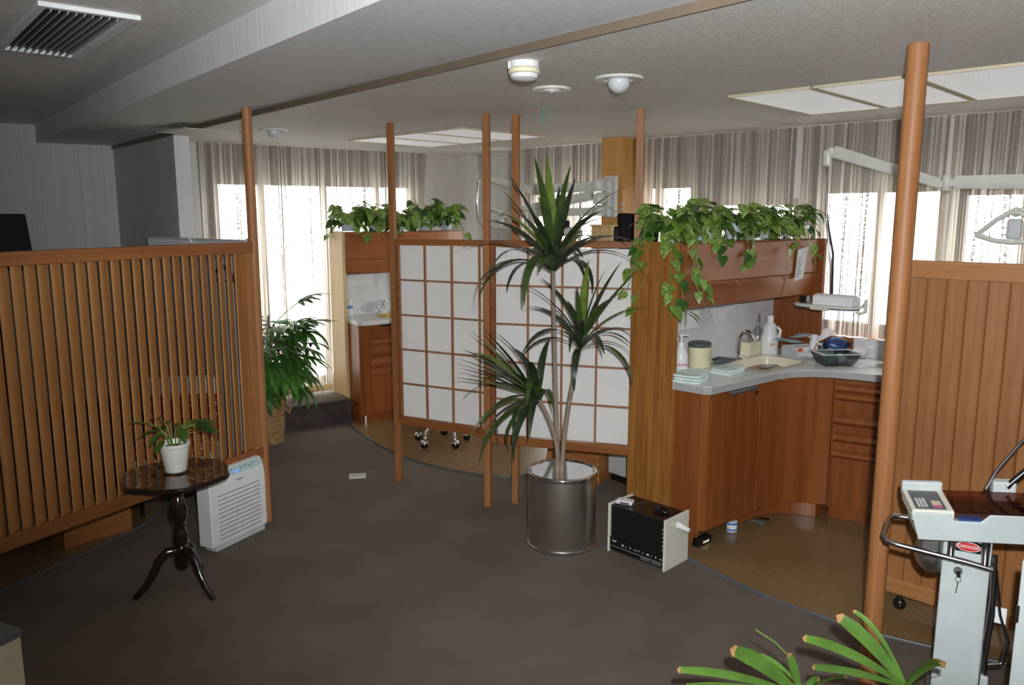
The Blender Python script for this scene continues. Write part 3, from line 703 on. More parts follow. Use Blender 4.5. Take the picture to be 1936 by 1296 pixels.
o = bottle(KT, 1.115, .335, WT + .001, [(.050, 0), (.055, .008), (.055, .105), (.048, .125), (.042, .15), (.037, .185), (.022, .20), (.020, .205)], 'whitep', 'detergent_bottle', 'tall white detergent jug with green flecks behind the sink', bands=[('limeprint', .0556, .072, .077, 205, 240), ('orange', .0556, .060, .066, 205, 240), ('grey', .0556, .088, .093, 205, 260)] + [('limeprint', .0557, .02 + .012 * i, .028 + .012 * i, 262 + (i % 3) * 14, 267 + (i % 3) * 14) for i in range(6)], cap=('whitep', [(.021, .205), (.021, .245), (.0, .247)]), dz=.2)
MB().tube([(.0, -.045, .175), (.0, -.066, .155), (.0, -.062, .11), (.0, -.048, .09)], .010, 8).build('handle', 'whitep', o, smooth=60)
bottle(KT, 1.10, .41, WT + .001, [(.030, 0), (.032, .01), (.032, .14), (.014, .17), (.013, .19)], 'clear', 'spray_bottle', 'clear spray bottle half hidden behind the detergent jug', cap=('chrome', [(.012, .19), (.010, .25), (.0, .252)]))
tray = frt(KT, 'carton_tray', 'white open carton holding small supplies by the window', 'carton', 1.235, .14, WT + .001, -.42)
MB().box(-.13, .13, -.075, .075, .0, .004).box(-.13, .13, -.078, -.075, 0, .042).box(-.13, .13, .075, .078, 0, .06).box(-.133, -.13, -.078, .078, 0, .05).box(.13, .133, -.078, .078, 0, .05).build('tray', 'grey', tray)
o = MB().box(-.05, .05, -.03, .03, 0, .055).build('supply_pack', 'whitep', bevel=.004); place(o, KT, 1.185, .155, WT + .006, -.42); tag(o, 'clear and white pack with orange corner inside the carton', 'pack')
MB().box(-.045, -.010, -.0315, -.030, .012, .05).build('orange_print', 'orange', o)
bottle(KT, 1.262, .115, WT + .006, [(.026, 0), (.027, .01), (.027, .085), (.018, .098), (.0175, .102)], 'whitep', 'tonic_bottle', 'small white bottle with red print and white cap in the carton', cap=('whitep', [(.021, .102), (.021, .128), (.0, .13)]), bands=(('red', .0277, .02, .052, 205, 225), ('red', .0277, .064, .076, 232, 252), ('print', .0277, .056, .060, 205, 275)), dz=0.1)
bottle(KT, 1.315, .10, WT + .006, [(.030, 0), (.033, .02), (.030, .05), (.015, .06)], 'clear', 'specimen_jar', 'clear jar beside the small white bottle', cap=('whitep', [(.014, .06), (.014, .07), (.0, .071)]))
def packet(x, y, z, w, d, dz, rx, ry, mat, label, seed, h=.018, fr=None):
    rnd = random.Random(seed); p = [rnd.uniform(0, 6) for _ in range(4)]; fr = fr or KT
    def shell(sg): return lambda u, v: Vector(((u - .5) * w, (v - .5) * d, sg * h * (max(0, math.sin(u * 3.14159) * math.sin(v * 3.14159)) ** .5) * .5 + .004 * math.sin(u * 7 + p[0]) * math.sin(v * 6 + p[1])))
    o = MB().grid(shell(1), 10, 8).grid(shell(-1), 10, 8).build('film_packet', mat, smooth=180)
    o.location = fr.w(x, y, z); o.rotation_euler = (rx, ry, fr.a + dz); return tag(o, label, 'packet', 'film packets')
packet(1.18, .235, WT + .088, .24, .09, -.2, -.15, .20, 'bluel', 'pale blue film packet leaning right of the detergent jug', 1)
packet(1.31, .23, WT + .112, .20, .10, .1, -.1, -.05, 'bluel', 'pale blue film packet lying across the back of the carton', 2)
packet(1.385, .13, WT + .118, .16, .10, -.4, .2, -.35, 'sheet', 'white crumpled film packet on top of the blue bag', 3)
packet(1.06, .42, WT + .115, .10, .06, .3, .4, .3, 'bluel', 'pale blue film packet left of the detergent jug', 4)
packet(1.19, .045, WT + .022, .26, .085, -.38, .05, 0, 'sheet', 'flat white film packet lying in front of the carton', 5, .012)
def lump(fr, x, y, z, sx, sy, sz, mat, name, label, cat, seed, amp=.22, dz=0, rough=3.0, parent=None):
    rnd = random.Random(seed); ph = [rnd.uniform(0, 6.28) for _ in range(9)]
    n, m = 24, 12; vs = []
    for j in range(m + 1):
        a = -math.pi / 2 + math.pi * j / m
        for i in range(n):
            b = 2 * math.pi * i / n
            q = 1 + amp * (math.sin(rough * b + ph[0] + 2 * a) * math.cos(rough * a + ph[1]) + .6 * math.sin(2 * rough * b + ph[2]) * math.cos(2.3 * rough * a + ph[3])) * math.cos(a)
            vs.append((math.cos(a) * math.cos(b) * sx * q, math.cos(a) * math.sin(b) * sy * q, sz + math.sin(a) * sz * (q if a > 0 else 1)))
    fs = [(j * n + i, j * n + (i + 1) % n, (j + 1) * n + (i + 1) % n, (j + 1) * n + i) for j in range(m) for i in range(n)]
    o = MB().add(vs, fs).build(name, mat, smooth=70)
    if parent: o.parent = parent; o.location = (x, y, z); return o
    place(o, fr, x, y, z, dz); return tag(o, label, cat)
lump(KT, 1.405, .035, WT + .001, .085, .06, .055, 'blue', 'foil_bag', 'crumpled dark blue foil bag under the window ledge', 'bag', 4, .28, -.4)
x, y = kz(1578, 690); bk = frt(KT, 'wire_basket', 'grey see-through plastic basket with pale rim on the near worktop', 'basket', x, y, WT + .002, -.62)
bw, bd, bh = .115, .085, .072
b0 = [(-bw * .72, -bd * .72), (bw * .72, -bd * .72), (bw * .72, bd * .72), (-bw * .72, bd * .72)]; b1 = [(-bw, -bd), (bw, -bd), (bw, bd), (-bw, bd)]
MB().add([(a, b, 0) for a, b in b0] + [(a, b, bh) for a, b in b1], [(0, 1, 2, 3)] + [(i, (i + 1) % 4, 4 + (i + 1) % 4, 4 + i) for i in range(4)]).build('net_wall', 'mesh_grey', bk)
MB().tube([(a, b, bh) for a, b in b1 + b1[:1]], .0035, 6).build('rim', 'grey', bk)
me = MB().tube([(-bw, -bd, bh), (bw, -bd, bh)], .002, 4).mesh('rib'); 
MB().tube([(-bw, -bd * 1.02, bh + .002), (-bw, bd * 1.02, bh + .002)], .005, 6).tube([(bw, -bd * 1.02, bh + .002), (bw, bd * 1.02, bh + .002)], .005, 6).build('rim_handle', 'whitep', bk, smooth=60)
lump(KT, x - .035, y + .01, WT + .005, .045, .04, .032, 'teal', 'cloth_wad', 'teal cloth crumpled in the grey basket', 'cloth', 9, .2, 0)
lump(KT, x + .042, y - .01, WT + .005, .035, .035, .028, 'bluel', 'film_wad', 'crumpled clear film in the grey basket', 'film', 10, .25, 0)
packet(x + .03, y + .03, WT + .10, .09, .06, .4, .3, .3, 'blueprint', 'blue and clear pouch sticking up from the grey basket', 6)
x, y = kz(1640, 692); folded(KT, x, y + .01, WT + .001, .19, .13, .022, -.5, 'towelw', 'folded_cloth', 'folded white cloth at the window end of the near worktop', 'cloth', 5, 2)
gvx, gvy = 1.40, -.115
gv = frt(KT, 'rubber_glove', 'crumpled white gloves bunched behind the grey basket', 'glove', gvx, gvy, WT + .002, -.5)
lump(KT, 0, 0, 0, .055, .038, .036, 'whitep', 'palm', '', '', 12, .18, parent=gv)
for i, (a, l) in enumerate(((-25, .10), (0, .085), (30, .075))): MB().tube(bez((.02, .0, .045), (.05, .01 * i, .075), (.045 + l * .5 * math.cos(R(a)), l * .5 * math.sin(R(a)) - .01, .06 - .012 * i), 6), [.014, .014, .014, .013, .013, .012, .007], 8).build('finger', 'whitep', gv, smooth=60)
o = MB().box(-.19, .19, 0, .012, 0, .115).build('splash_card', 'splash', bevel=.001); place(o, RM, 1.425, -.38, WT + .001, R(-90)); tag(o, 'plain grey board standing against the window ledge', 'board')
# papers hung under the upper cabinet, list on its front
def sheetp(fr, pts, name, label, cat='paper', mat='sheet', th=.0012):
    """thin sheet hanging in the plane y = const: pts (x, z) with y each."""
    n = len(pts); vs = [Vector(p) for p in pts] + [Vector(p) + Vector((0, th, 0)) for p in pts]
    o = MB().add(vs, [tuple(range(n)), tuple(reversed(range(n, 2 * n)))] + [(i, n + i, n + (i + 1) % n, (i + 1) % n) for i in range(n)]).build(name, mat)
    place(o, fr); return tag(o, label, cat)
def kp(u, v, y): p = KT.ony(u, v, y); return (p.x, p.y, p.z)
sheetp(KT, [kp(1282, 626, .40), kp(1322, 619, .40), kp(1322, 588, .40), kp(1282, 592, .40)], 'paper_sheet', 'white paper sheet hanging at the left under the upper cabinet')
sheetp(KT, [kp(1352, 616, .42), kp(1392, 598, .44), kp(1388, 578, .42), kp(1342, 586, .42)], 'paper_sheet', 'white paper sheet hanging crookedly above the faucet')
nt_ = sheetp(KT, [kp(1502, 532, .158), kp(1518, 527, .158), kp(1529, 466, .154), kp(1509, 472, .154)], 'note_list', 'narrow white note list pinned on the upper cabinet')
for i in range(9):
    a = kp(1509 - i * .5, 483 + i * 5, .1555); b = kp(1519 - i * .5 - (i % 3) * 2, 481 + i * 5, .1555)
    MB().bar(a, b, .0008, .0035).build('print_line', 'print', nt_)

# ================================================================== FAR WORKTOP UNIT (GF frame)
WF = 0.875; FX1 = 1.16
o = MB().box(-.03, 0, .235, .510, 0, 1.606).build('end_panel', 'wood_pale', bevel=.003); place(o, GF); tag(o, 'tall pale end panel of the far cabinet beside the sunlit window', 'panel')
o = MB().box(.001, FX1, .505, .52, WF, 1.56).build('backsplash', 'splash'); place(o, GF); tag(o, 'grey splash board behind the bottles of the far worktop', 'panel')
u2 = frt(GF, 'wall_cabinet', 'brown upper cabinet of the far worktop left of the paper screens', 'cabinet')
MB().box(.001, FX1, .24, .503, 1.25, 1.60).build('body', 'wood_cab', u2)
MB().box(.004, FX1 - .004, .226, .239, 1.375, 1.596).build('upper_flap', 'wood_cabx', u2, bevel=.002)
MB().box(.004, FX1 - .004, .228, .239, 1.253, 1.371).build('flap_door', 'wood_cabx', u2, bevel=.002)
b2 = frt(GF, 'base_cabinet', 'brown base cabinet with narrow drawers left of the paper screens', 'cabinet')
MB().prism([(.0, .03), (.03, 0.0), (.06, -.003), (FX1, -.003), (FX1, .50), (0, .50)], .075, WF - .035).build('body', 'wood_cab', b2, smooth=30)
MB().prism([(.004, .05), (.03, .016), (.06, .014), (FX1, .014), (FX1, .4), (.004, .4)], .004, .075).build('kick_board', 'wood_cab', b2)
MB().lathe([(.014, .006), (.014, .076)], 10, (.034, .022, 0)).build('corner_cap', 'chrome', b2, smooth=50)
MB().box(-.004, -.001, .07, .14, .15, .165).build('air_slot', 'wood_dark', b2)
for i, (z0, z1) in enumerate(((.745, .795), (.685, .735), (.60, .675), (.505, .59), (.42, .495))):
    d_ = MB().box(.085, .62, -.012, -.003, z0, z1 - .02).build('drawer', 'wood_cabx', b2, bevel=.002)
    MB().add(ex(.085, .62, [(-.003, z1 - .018), (-.022, z1 - .012), (-.024, z1 - .006), (-.003, z1)]), [(0, 1, 2, 3), (7, 6, 5, 4)] + [(j, (j + 1) % 4, 4 + (j + 1) % 4, 4 + j) for j in range(4)]).build('drawer_lip', 'wood_cabx', d_)
MB().box(.085, .62, -.011, -.003, .085, .405).build('door', 'wood_cab', b2, bevel=.002)
w2 = frt(GF, 'worktop', 'pale grey worktop of the far unit holding bottles', 'worktop')
MB().prism([(.001, .232), (-.012, .03), (.02, -.012), (.07, -.024), (FX1, -.024), (FX1, .503), (.001, .503)], WF - .035, WF).build('slab', 'worktop', w2, smooth=30, bevel=.004)
MB().box(.17, .34, -.034, -.02, WF - .05, WF - .035).build('worktop_grip', 'blk', w2)
def gz(u, v, z=WF): p = GF.onz(u, v, z); return p.x, p.y
x, y = gz(661, 600); bottle(GF, x + .01, y + .01, WF + .001, [(.024, 0), (.025, .005), (.025, .09), (.02, .10), (.018, .105)], 'bluel', 'spray_can', 'pale blue and white spray can at the left end of the far worktop', cap=('whitep', [(.02, .105), (.02, .145), (.016, .15), (0, .151)]), bands=(('blueprint', .0256, .075, .095, 180, 340), ('sheet', .0256, .015, .07, 190, 330)))
x, y = gz(683, 592); cp = frt(GF, 'brush_cup', 'greenish glass cup of brushes on the far worktop', 'cup', x, y + .03, WF + .001)
MB().lathe([(.026, 0), (.034, .085), (.031, .085), (.024, .004), (0, .004)], 16).build('glass_cup', 'clear', cp, smooth=50)
for a, b, m_ in (((-.02, .0, .01), (-.075, .0, .15), 'blk'), ((-.01, 0, .01), (-.055, .02, .16), 'print'), ((.01, 0, .01), (.03, .01, .19), 'wood_hanger'), ((.012, 0, .01), (.045, -.01, .17), 'wood_hanger')):
    MB().tube([a, b], [.003, .006], 6).build('brush', m_, cp)
x, y = gz(693, 589); bottle(GF, x, y + .02, WF + .001, [(.019, 0), (.02, .004), (.02, .022), (.015, .026)], 'whitep', 'ink_jar', 'tiny white jar with black lid beside the brush cup', cap=('blk', [(.019, .026), (.019, .044), (0, .045)]), cat='jar')
x, y = gz(708, 590); bottle(GF, x, y + .05, WF + .001, [(.048, 0), (.05, .01), (.05, .17), (.03, .20), (.018, .21)], 'whitep', 'cleaner_bottle', 'pale bottle with pink label on the far worktop', cap=('whitep', [(.018, .21), (.018, .245), (.008, .255), (.007, .285), (0, .286)]), bands=(('pink', .0508, .125, .14, 200, 330), ('blueprint', .0508, .10, .118, 210, 320), ('pink', .0508, .07, .078, 205, 260)))
x, y = gz(730, 588); bottle(GF, x + .05, y + .04, WF + .001, [(.04, 0), (.042, .01), (.042, .12), (.03, .15), (.018, .155)], 'whitep', 'pump_bottle', 'white pump bottle behind the round desk fan', pump=(.155, 'whitep'))
x, y = gz(720, 592); fn_ = frt(GF, 'desk_fan', 'small round white appliance with grey grille on the far worktop', 'fan', x + .01, y - .01, WF + .001)
MB().lathe([(.04, 0), (.042, .012), (.02, .03)], 18).build('base', 'whitep', fn_, smooth=50)
mm = TRS((0, 0, .075), rx=R(80))
MB().lathe([(.0, -.02), (.05, -.02), (.056, -.01), (.056, .012), (.048, .016)], 24, m=mm).build('ring', 'whitep', fn_, smooth=50)
MB().lathe([(0, .015), (.045, .017), (.045, .013), (0, .012)], 24, m=mm).build('grille', 'grey', fn_)
for i in range(6): MB().bar(mm @ Vector((0, 0, .020)), mm @ Vector((.042 * math.cos(i * 1.047), .042 * math.sin(i * 1.047), .019)), .004, .003).build('spoke', 'greyd', fn_)
x, y = gz(730, 598); folded(GF, x + .01, y + .0, WF + .001, .14, .09, .018, .3, 'yellow', 'folded_cloth', 'folded yellow cloth at the front of the far worktop', 'cloth', 8, 2)
sheetp(GF, [tuple(GF.ony(657, 542, .495)), tuple(GF.ony(706, 537, .495)), tuple(GF.ony(706, 517, .495)), tuple(GF.ony(657, 521, .495))], 'paper_sheet', 'white paper strip hanging above the bottles of the far worktop')
o = MB().box(-.02, .02, -.004, 0, -.04, .04).build('wall_hook', 'whitep', bevel=.003); place(o, GF, GF.ony(718, 537, .50).x, .503, GF.ony(718, 537, .5).z); tag(o, 'white hook on the far splash board', 'hook')

# ================================================================== CEILING FITTINGS
def troffer(x0, x1, y0, y1, label):
    r = frt(RM, 'ceiling_light', label, 'light', (x0 + x1) / 2, (y0 + y1) / 2, CEIL - .012, 0, 'ribbed ceiling light panels')
    w, h = (x1 - x0) / 2, (y1 - y0) / 2
    MB().box(-w, w, -h, h, .004, .0112).build('diffuser', 'diffuser', r)
    MB().box(-w - .010, w + .010, -h - .010, -h, 0, .0115).box(-w - .010, w + .010, h, h + .010, 0, .0115).box(-w - .01, -w, -h, h, 0, .0115).box(w, w + .01, -h, h, 0, .0115).build('frame', 'beige_box', r)
for i, nm in enumerate(('leftmost of the ribbed light panels over the near worktop', 'ribbed light panel behind the top of the thick round post', 'rightmost ribbed light panel at the edge of the ceiling')):
    troffer(-.03, .86, -.082 - .41 * i - .375, -.082 - .41 * i, nm)
troffer(-.03, .86, -.082 - 1.23 - .375, -.082 - 1.23, 'ribbed light panel beyond the right edge of the ceiling row')
for i, nm in enumerate(('far ribbed light panel nearest the paper screens', 'middle one of the far ribbed light panels', 'far ribbed light panel nearest the corner')):
    troffer(.0, .80, 1.85 + .425 * i, 1.85 + .425 * i + .39, nm)
def downlight(u, v, r_, label, globe):
    p = at_z(u, v, CEIL); r = thing('downlight', label, 'light', (p.x, p.y, CEIL), 0, 'recessed ceiling downlights')
    MB().lathe([(r_ * .62, -.001), (r_ * .62, -.010), (r_ * .95, -.010), (r_, -.004), (r_, -.0005)], 28).build('ring', 'potw', r, smooth=40)
    MB().lathe([(0, -.0008), (r_ * .6, -.0008), (r_ * .6, -.002), (0, -.002)], 24).build('well', 'greyd', r)
    if globe: MB().sphere((0, 0, -.012), r_ * .46, 20, 10, sz=1.05, a1=40).build('globe', 'lampglass', r, smooth=180)
    else: MB().lathe([(0, -.018), (r_ * .5, -.014), (r_ * .52, -.004), (r_ * .5, -.003)], 22).build('lens', 'lampglass', r, smooth=60)
    return r
downlight(518, 245, .098, 'globe downlight nearest the left window curtains', True)
downlight(1170, 147, .102, 'globe downlight nearest the right ceiling lights', True)
d3 = downlight(1043, 167, .086, 'flat downlight with a hanging pull cord', False)
MB().tube([(-.035, 0, -.004), (-.035, 0, -.085)], .0008, 5).build('cord', 'stem', d3)
MB().lathe([(.003, -.15), (.0035, -.12), (.003, -.085)], 8, (-.035, 0, 0)).build('pull', 'teal', d3)
p = at_z(991, 117, CEIL); sd = thing('smoke_detector', 'white round smoke detector on the ceiling', 'detector', (p.x, p.y, CEIL))
MB().lathe([(.056, -.0005), (.056, -.024), (0, -.025)], 28).build('base', 'whitep', sd, smooth=40)
MB().lathe([(.057, -.026), (.059, -.03), (.059, -.040), (.056, -.043), (0, -.0435)], 28).build('band', 'creamy', sd, smooth=40)
MB().lathe([(.052, -.044), (.050, -.058), (.035, -.066), (0, -.068)], 28).build('dome', 'whitep', sd, smooth=50)
MB().box(-.060, -.040, -.02, .02, -.026, -.0005).build('clip', 'whitep', sd, bevel=.003)
# ceiling vent
va, vb, vc, vd = [at_z(u, v, CEILL - .012) for u, v in ((60, 5), (267, 36), (152, 110), (0, 93))]
cv = (va + vb + vc + vd) / 4; ex_ = ((vb - va) + (vc - vd)) * .5; ey_ = ((vd - va) + (vc - vb)) * .5
vw, vh = .19, .47
vt = thing('ceiling_vent', 'white louvred air vent in the upper ceiling', 'vent', (cv.x, cv.y, CEILL - .018), math.atan2(ex_.y, ex_.x))
vw = ex_.length / 2; vh = ey_.length / 2
MB().box(-vw, vw, -vh, -vh + .03, 0, .0175).box(-vw, vw, vh - .03, vh, 0, .0175).box(-vw, -vw + .03, -vh + .03, vh - .03, 0, .0175).box(vw - .045, vw, -vh + .03, vh - .03, 0, .0175).build('frame', 'whitep', vt, bevel=.002)
MB().box(-vw + .03, vw - .045, -vh + .03, vh - .03, .0165, .0175).build('duct', 'blk', vt)
me = MB().box(-.016, .016, -vh + .03, vh - .03, -.0012, .0012).mesh('louvre'); me.materials.append(M['grey'])
nl = 9
for i in range(nl): put(me, 'louvre', vt, TRS((-vw + .05 + (2 * vw - .12) * i / (nl - 1), 0, .004), ry=R(-58)))
o = MB().box(-.22, .22, -.22, .22, 0, .004).box(-.2, .2, -.2, .2, -.003, 0).build('ceiling_hatch', 'ceiling', bevel=.002); p = at_z(395, 250, CEIL); o.location = (p.x - .05, p.y, CEIL - .0045); o.rotation_euler = (0, 0, RM.a); tag(o, 'square access hatch in the ceiling beside the beam', 'hatch')

# ================================================================== DENTAL ARMS, LAMPS, CHAIR
def beam(mb, a, b, w, h0, h1):
    a, b = Vector(a), Vector(b); d = (b - a).normalized(); x = d.cross(Vector((0, 0, 1))).normalized(); y = x.cross(d)
    vs = []
    for p, h in ((a, h0), (b, h1)):
        for sx, sy in ((-1, -.8), (-.8, -1), (.8, -1), (1, -.8), (1, .8), (.8, 1), (-.8, 1), (-1, .8)): vs.append(p + x * sx * w / 2 + y * sy * h / 2)
    mb.add(vs, [tuple(reversed(range(8))), tuple(range(8, 16))] + [(i, (i + 1) % 8, 8 + (i + 1) % 8, 8 + i) for i in range(8)]); return mb
du = frt(RM, 'dental_arm_unit', 'ivory three-armed dental bracket fixed to the orange column', 'dental arm')
q = lambda u, v, s=1.20: RM.onx(u, v, s)
m0, m1 = q(1152, 332, 1.27), q(1152, 412, 1.27)
MB().box(1.262, 1.298, m1.y - .065, m0.y + .055, m1.z, m0.z).build('back_plate', 'armw', du, bevel=.025, seg=3)
MB().lathe([(.034, m1.z + .01), (.034, m0.z - .02)], 18, (1.245, m0.y - .02, 0)).build('mast', 'grey', du, smooth=50)
for v0, v1 in ((342, 362), (367, 386), (391, 408)):
    a, b = q(1133, v1), q(1133, v0)
    h = MB().lathe([(.045, a.z), (.048, a.z + .006), (.048, b.z - .006), (.045, b.z)], 20, (1.20, a.y, 0)).build('hub', 'armw', du, smooth=50)
    MB().box(1.19, 1.262, a.y - .09, a.y + .03, b.z, b.z + .012).build('shelf_bracket', 'armw', h, bevel=.004)
a1 = MB(); beam(a1, q(1124, 353), q(1022, 357), .05, .075, .062); o1 = a1.build('upper_arm', 'armw', du, smooth=40)
MB().lathe([(.024, -.045), (.028, -.04), (.028, .04), (.024, .045)], 14, q(1014, 358)).build('elbow', 'armw', o1, smooth=50)
a2 = MB(); beam(a2, q(1010, 361), q(910, 332), .045, .062, .055); o2 = a2.build('upper_forearm', 'armw', du, smooth=40)
e0 = q(904, 331); MB().bar(e0 + Vector((0, 0, .03)), e0 + Vector((0, 0, -.06)), .04, .05).build('end_elbow', 'armw', o2, bevel=.015)
MB().tube([e0 + Vector((0, 0, -.06)), q(902, 380), q(903, 412), q(910, 425), q(918, 434)], .008, 8).build('drop_rod', 'chrome', o2, smooth=60)
a3 = MB(); beam(a3, q(1120, 370), q(990, 396), .05, .07, .055); o3 = a3.build('lamp_arm', 'armw', du, smooth=40)
MB().lathe([(.018, -.012), (.022, 0), (.018, .012)], 12, q(1117, 371)).lathe([(.018, -.012), (.022, 0), (.018, .012)], 12, q(1112, 376)).build('bolt', 'chrome', o3, smooth=50)
MB().tube([q(988, 396), q(970, 401), q(950, 412)], .010, 8).build('stem', 'armw', o3, smooth=60)
a4 = MB(); beam(a4, q(1124, 400), q(1010, 403), .05, .06, .05); o4 = a4.build('lower_arm', 'armw', du, smooth=40)
MB().bar(q(1008, 398), q(1012, 422), .05, .06).build('control_box', 'armw', o4, bevel=.01)
MB().tube([q(1128, 372), q(1150, 390), q(1160, 400), q(1178, 396), q(1176, 384), q(1172, 386)], .006, 6).build('cable', 'grey', du, smooth=60)
def lamp_head(fr, c, w, h, tilt, label, rz=0):
    r = frt(fr, 'operating_lamp', label, 'lamp', c.x, c.y, c.z, rz)
    loop = [Vector((-w, 0, -h * .35)), Vector((-w * .8, -.01, -h * .1)), Vector((-w * .45, -.02, h * .42)), Vector((-w * .12, -.02, h * .75)), Vector((w * .12, -.02, h * .75)), Vector((w * .45, -.02, h * .42)), Vector((w * .8, -.01, -h * .1)), Vector((w, 0, -h * .35)), Vector((w * .5, -.015, -h * .6)), Vector((0, -.02, -h * .68)), Vector((-w * .5, -.015, -h * .6)), Vector((-w, 0, -h * .35))]
    MB().tube(loop, .011, 8).build('handle_loop', 'armw', r, smooth=70)
    MB().box(-w * .2, w * .2, -.02, .03, -h * .55, h * .45).build('lamp_body', 'grey', r, bevel=.015)
    MB().sphere((0, .0, h * .78), .022, 12, 8).build('pivot', 'armw', r, smooth=180)
    MB().tube([(0, 0, h * .78), (w * .5, .03, h * 1.15), (w * 1.0, .06, h * 1.3)], .010, 8).build('stem', 'armw', r, smooth=60)
    return r
lamp_head(RM, q(946, 418, 1.15), .13, .09, 0, 'ivory operating lamp above the far planters', R(90))
o = lamp_head(RM, RM.onx(1918, 432, .70), .155, .095, 0, 'ivory operating lamp at the right edge above the plank screen', R(-90))
# camera-like scope on the lower arm
sc = thing('intraoral_scope', 'black and ivory scope head hanging below the lower arm', 'scope', RM.w(*q(1062, 434)), RM.a - R(90))
MB().box(-.045, .045, -.05, .05, -.05, .07).build('body', 'blkm', sc, bevel=.012)
MB().lathe([(.035, 0), (.04, .02), (.04, .08), (.03, .085)], 16, (0, 0, 0), m=TRS((.05, 0, -.02), ry=R(90))).build('barrel', 'armw', sc, smooth=50)
MB().sphere((.145, 0, -.03), .05, 14, 8, sx=1.1, sz=.8).build('head', 'armw', sc, smooth=180)
MB().tube([(-.03, 0, .06), (-.06, 0, .11), (-.11, 0, .10), (-.14, 0, .05)], .006, 6).build('cable', 'blk', sc, smooth=60)
MB().tube([(0, 0, .07), (0, 0, .135)], .012, 8).build('mount', 'armw', sc)
# right arm with hanging tray
SA = 1.0
w_ = lambda u, v, s=SA: RM.onx(u, v, s)
ra = frt(RM, 'dental_boom', 'ivory jointed arm reaching past the thick round post with a hanging rod', 'dental arm')
mb = MB(); beam(mb, w_(2080, 341), w_(1808, 345), .05, .075, .065); b1_ = mb.build('rear_arm', 'armw', ra, smooth=40)
j = w_(1790, 346); MB().lathe([(.018, -.04), (.022, -.035), (.022, .035), (.018, .04)], 14, j).bar(w_(1812, 345), w_(1775, 348), .03, .035).build('elbow', 'armw', b1_, smooth=40)
mb = MB(); beam(mb, w_(1778, 347), w_(1578, 287), .05, .052, .066); b2_ = mb.build('front_arm', 'armw', ra, smooth=40)
e0 = w_(1566, 290); MB().bar(w_(1580, 287), e0, .05, .06).bar(e0 + Vector((0, 0, .02)), e0 + Vector((0, .0, -.075)), .046, .05).build('end_elbow', 'armw', b2_, bevel=.016)
rod = [e0 + Vector((0, 0, -.07)), w_(1562, 400), w_(1564, 430), w_(1571, 500), w_(1570, 565)]
MB().tube(rod, .007, 8).build('drop_rod', 'chrome', ra, smooth=60)
MB().tube([w_(1563, 405), w_(1566, 430), w_(1575, 480), w_(1573, 560)], .006, 6).build('cable', 'blk', ra, smooth=60)
MB().lathe([(.05, 0), (.05, 2.3)], 18, (w_(2085, 341).x, w_(2085, 341).y, 0)).build('mast', 'armw', ra, smooth=50)
tz = RM.onx(1565, 578, SA).z
tA, tB = w_(1495, 577), w_(1637, 578)
tx = frt(RM, 'instrument_tray', 'oval ivory instrument tray hanging above the near worktop', 'tray', SA, (tA.y + tB.y) / 2, tz, R(-90))
tw = abs(tA.y - tB.y) / 2
def oval(w, d, n=28): return [(w * math.copysign(abs(math.cos(t)) ** .7, math.cos(t)), d * math.copysign(abs(math.sin(t)) ** .8, math.sin(t))) for t in [2 * math.pi * i / n for i in range(n)]]
MB().prism(oval(tw * .86, .085), -.008, .006).build('plate', 'armw', tx, bevel=.003)
MB().prism(oval(tw * .84, .082), -.016, -.008).build('underside', 'greyd', tx)
MB().bar((-.06, -.085, -.01), (.045, -.10, -.012), .03, .018).build('grip', 'cream', tx, bevel=.006)
MB().tube([(tw * .8, 0, 0), (tw * .95, 0, .01), (tw, 0, .05), (tw, 0, -.02), (tw * .85, -.01, -.035), (tw * .8, -.01, -.02)], .010, 8).build('hose_hook', 'cream', tx, smooth=60)
bx_, by_ = SA, (tA.y + tB.y) / 2
o = MB().box(-.02, .02, -.02, .02, 0, .038).box(-.019, .019, -.019, .019, .038, .04).build('black_jar', 'blk', bevel=.003); place(o, RM, SA, by_ + tw * .62, tz + .007); tag(o, 'small black square jar on the instrument tray', 'jar')
o = MB().lathe([(.022, 0), (.024, .004), (.024, .034), (.02, .038), (.017, .034), (.017, .004), (0, .004)], 18).build('glass_jar', 'clear', smooth=50); place(o, RM, SA, by_ + tw * .36, tz + .007); tag(o, 'small clear glass jar on the instrument tray', 'jar')
o = MB().add([Vector(v) for v in ex(-.115, .115, [(-.06, 0), (-.062, .045), (-.05, .055), (.0, .062), (.055, .04), (.055, 0)])], [tuple(range(6)), tuple(reversed(range(6, 12)))] + [(i, (i + 1) % 6, 6 + (i + 1) % 6, 6 + i) for i in range(6)]).build('draped_napkin', 'sheet', bevel=.004); place(o, RM, SA, by_ - tw * .24, tz + .0065, R(-90)); tag(o, 'white paper napkin draped over instruments on the tray', 'napkin')

# dental chair behind the paper screen
chc = Vector((.87, 5.60, 0))
dcx = thing('dental_chair', 'black dental chair back rising behind the trailing plants', 'chair', chc, R(-18))
z0, z1 = at_y(1200, 452, 5.60).z, at_y(1200, 403, 5.60).z
MB().add([Vector(v) for v in [(-.085, -.06, z0 - .30), (.14, -.06, z0 - .30), (.17, -.06, z1 - .01), (-.125, -.06, z1), (-.085, .03, z0 - .30), (.14, .03, z0 - .30), (.17, .03, z1 - .01), (-.125, .03, z1)]], [(0, 1, 2, 3), (7, 6, 5, 4), (0, 4, 5, 1), (1, 5, 6, 2), (2, 6, 7, 3), (3, 7, 4, 0)]).build('backrest', 'blkm', dcx, bevel=.02, seg=3)
MB().box(-.15, -.06, -.05, .05, z0 - .02, z0 + .09).build('arm_pad', 'blk', dcx, bevel=.015)
MB().box(-.2, .2, -.22, .10, .46, .58).build('seat', 'blkm', dcx, bevel=.03, seg=3)
MB().box(-.06, .06, .0, .05, .5, z0 - .25).build('back_post', 'greyd', dcx)
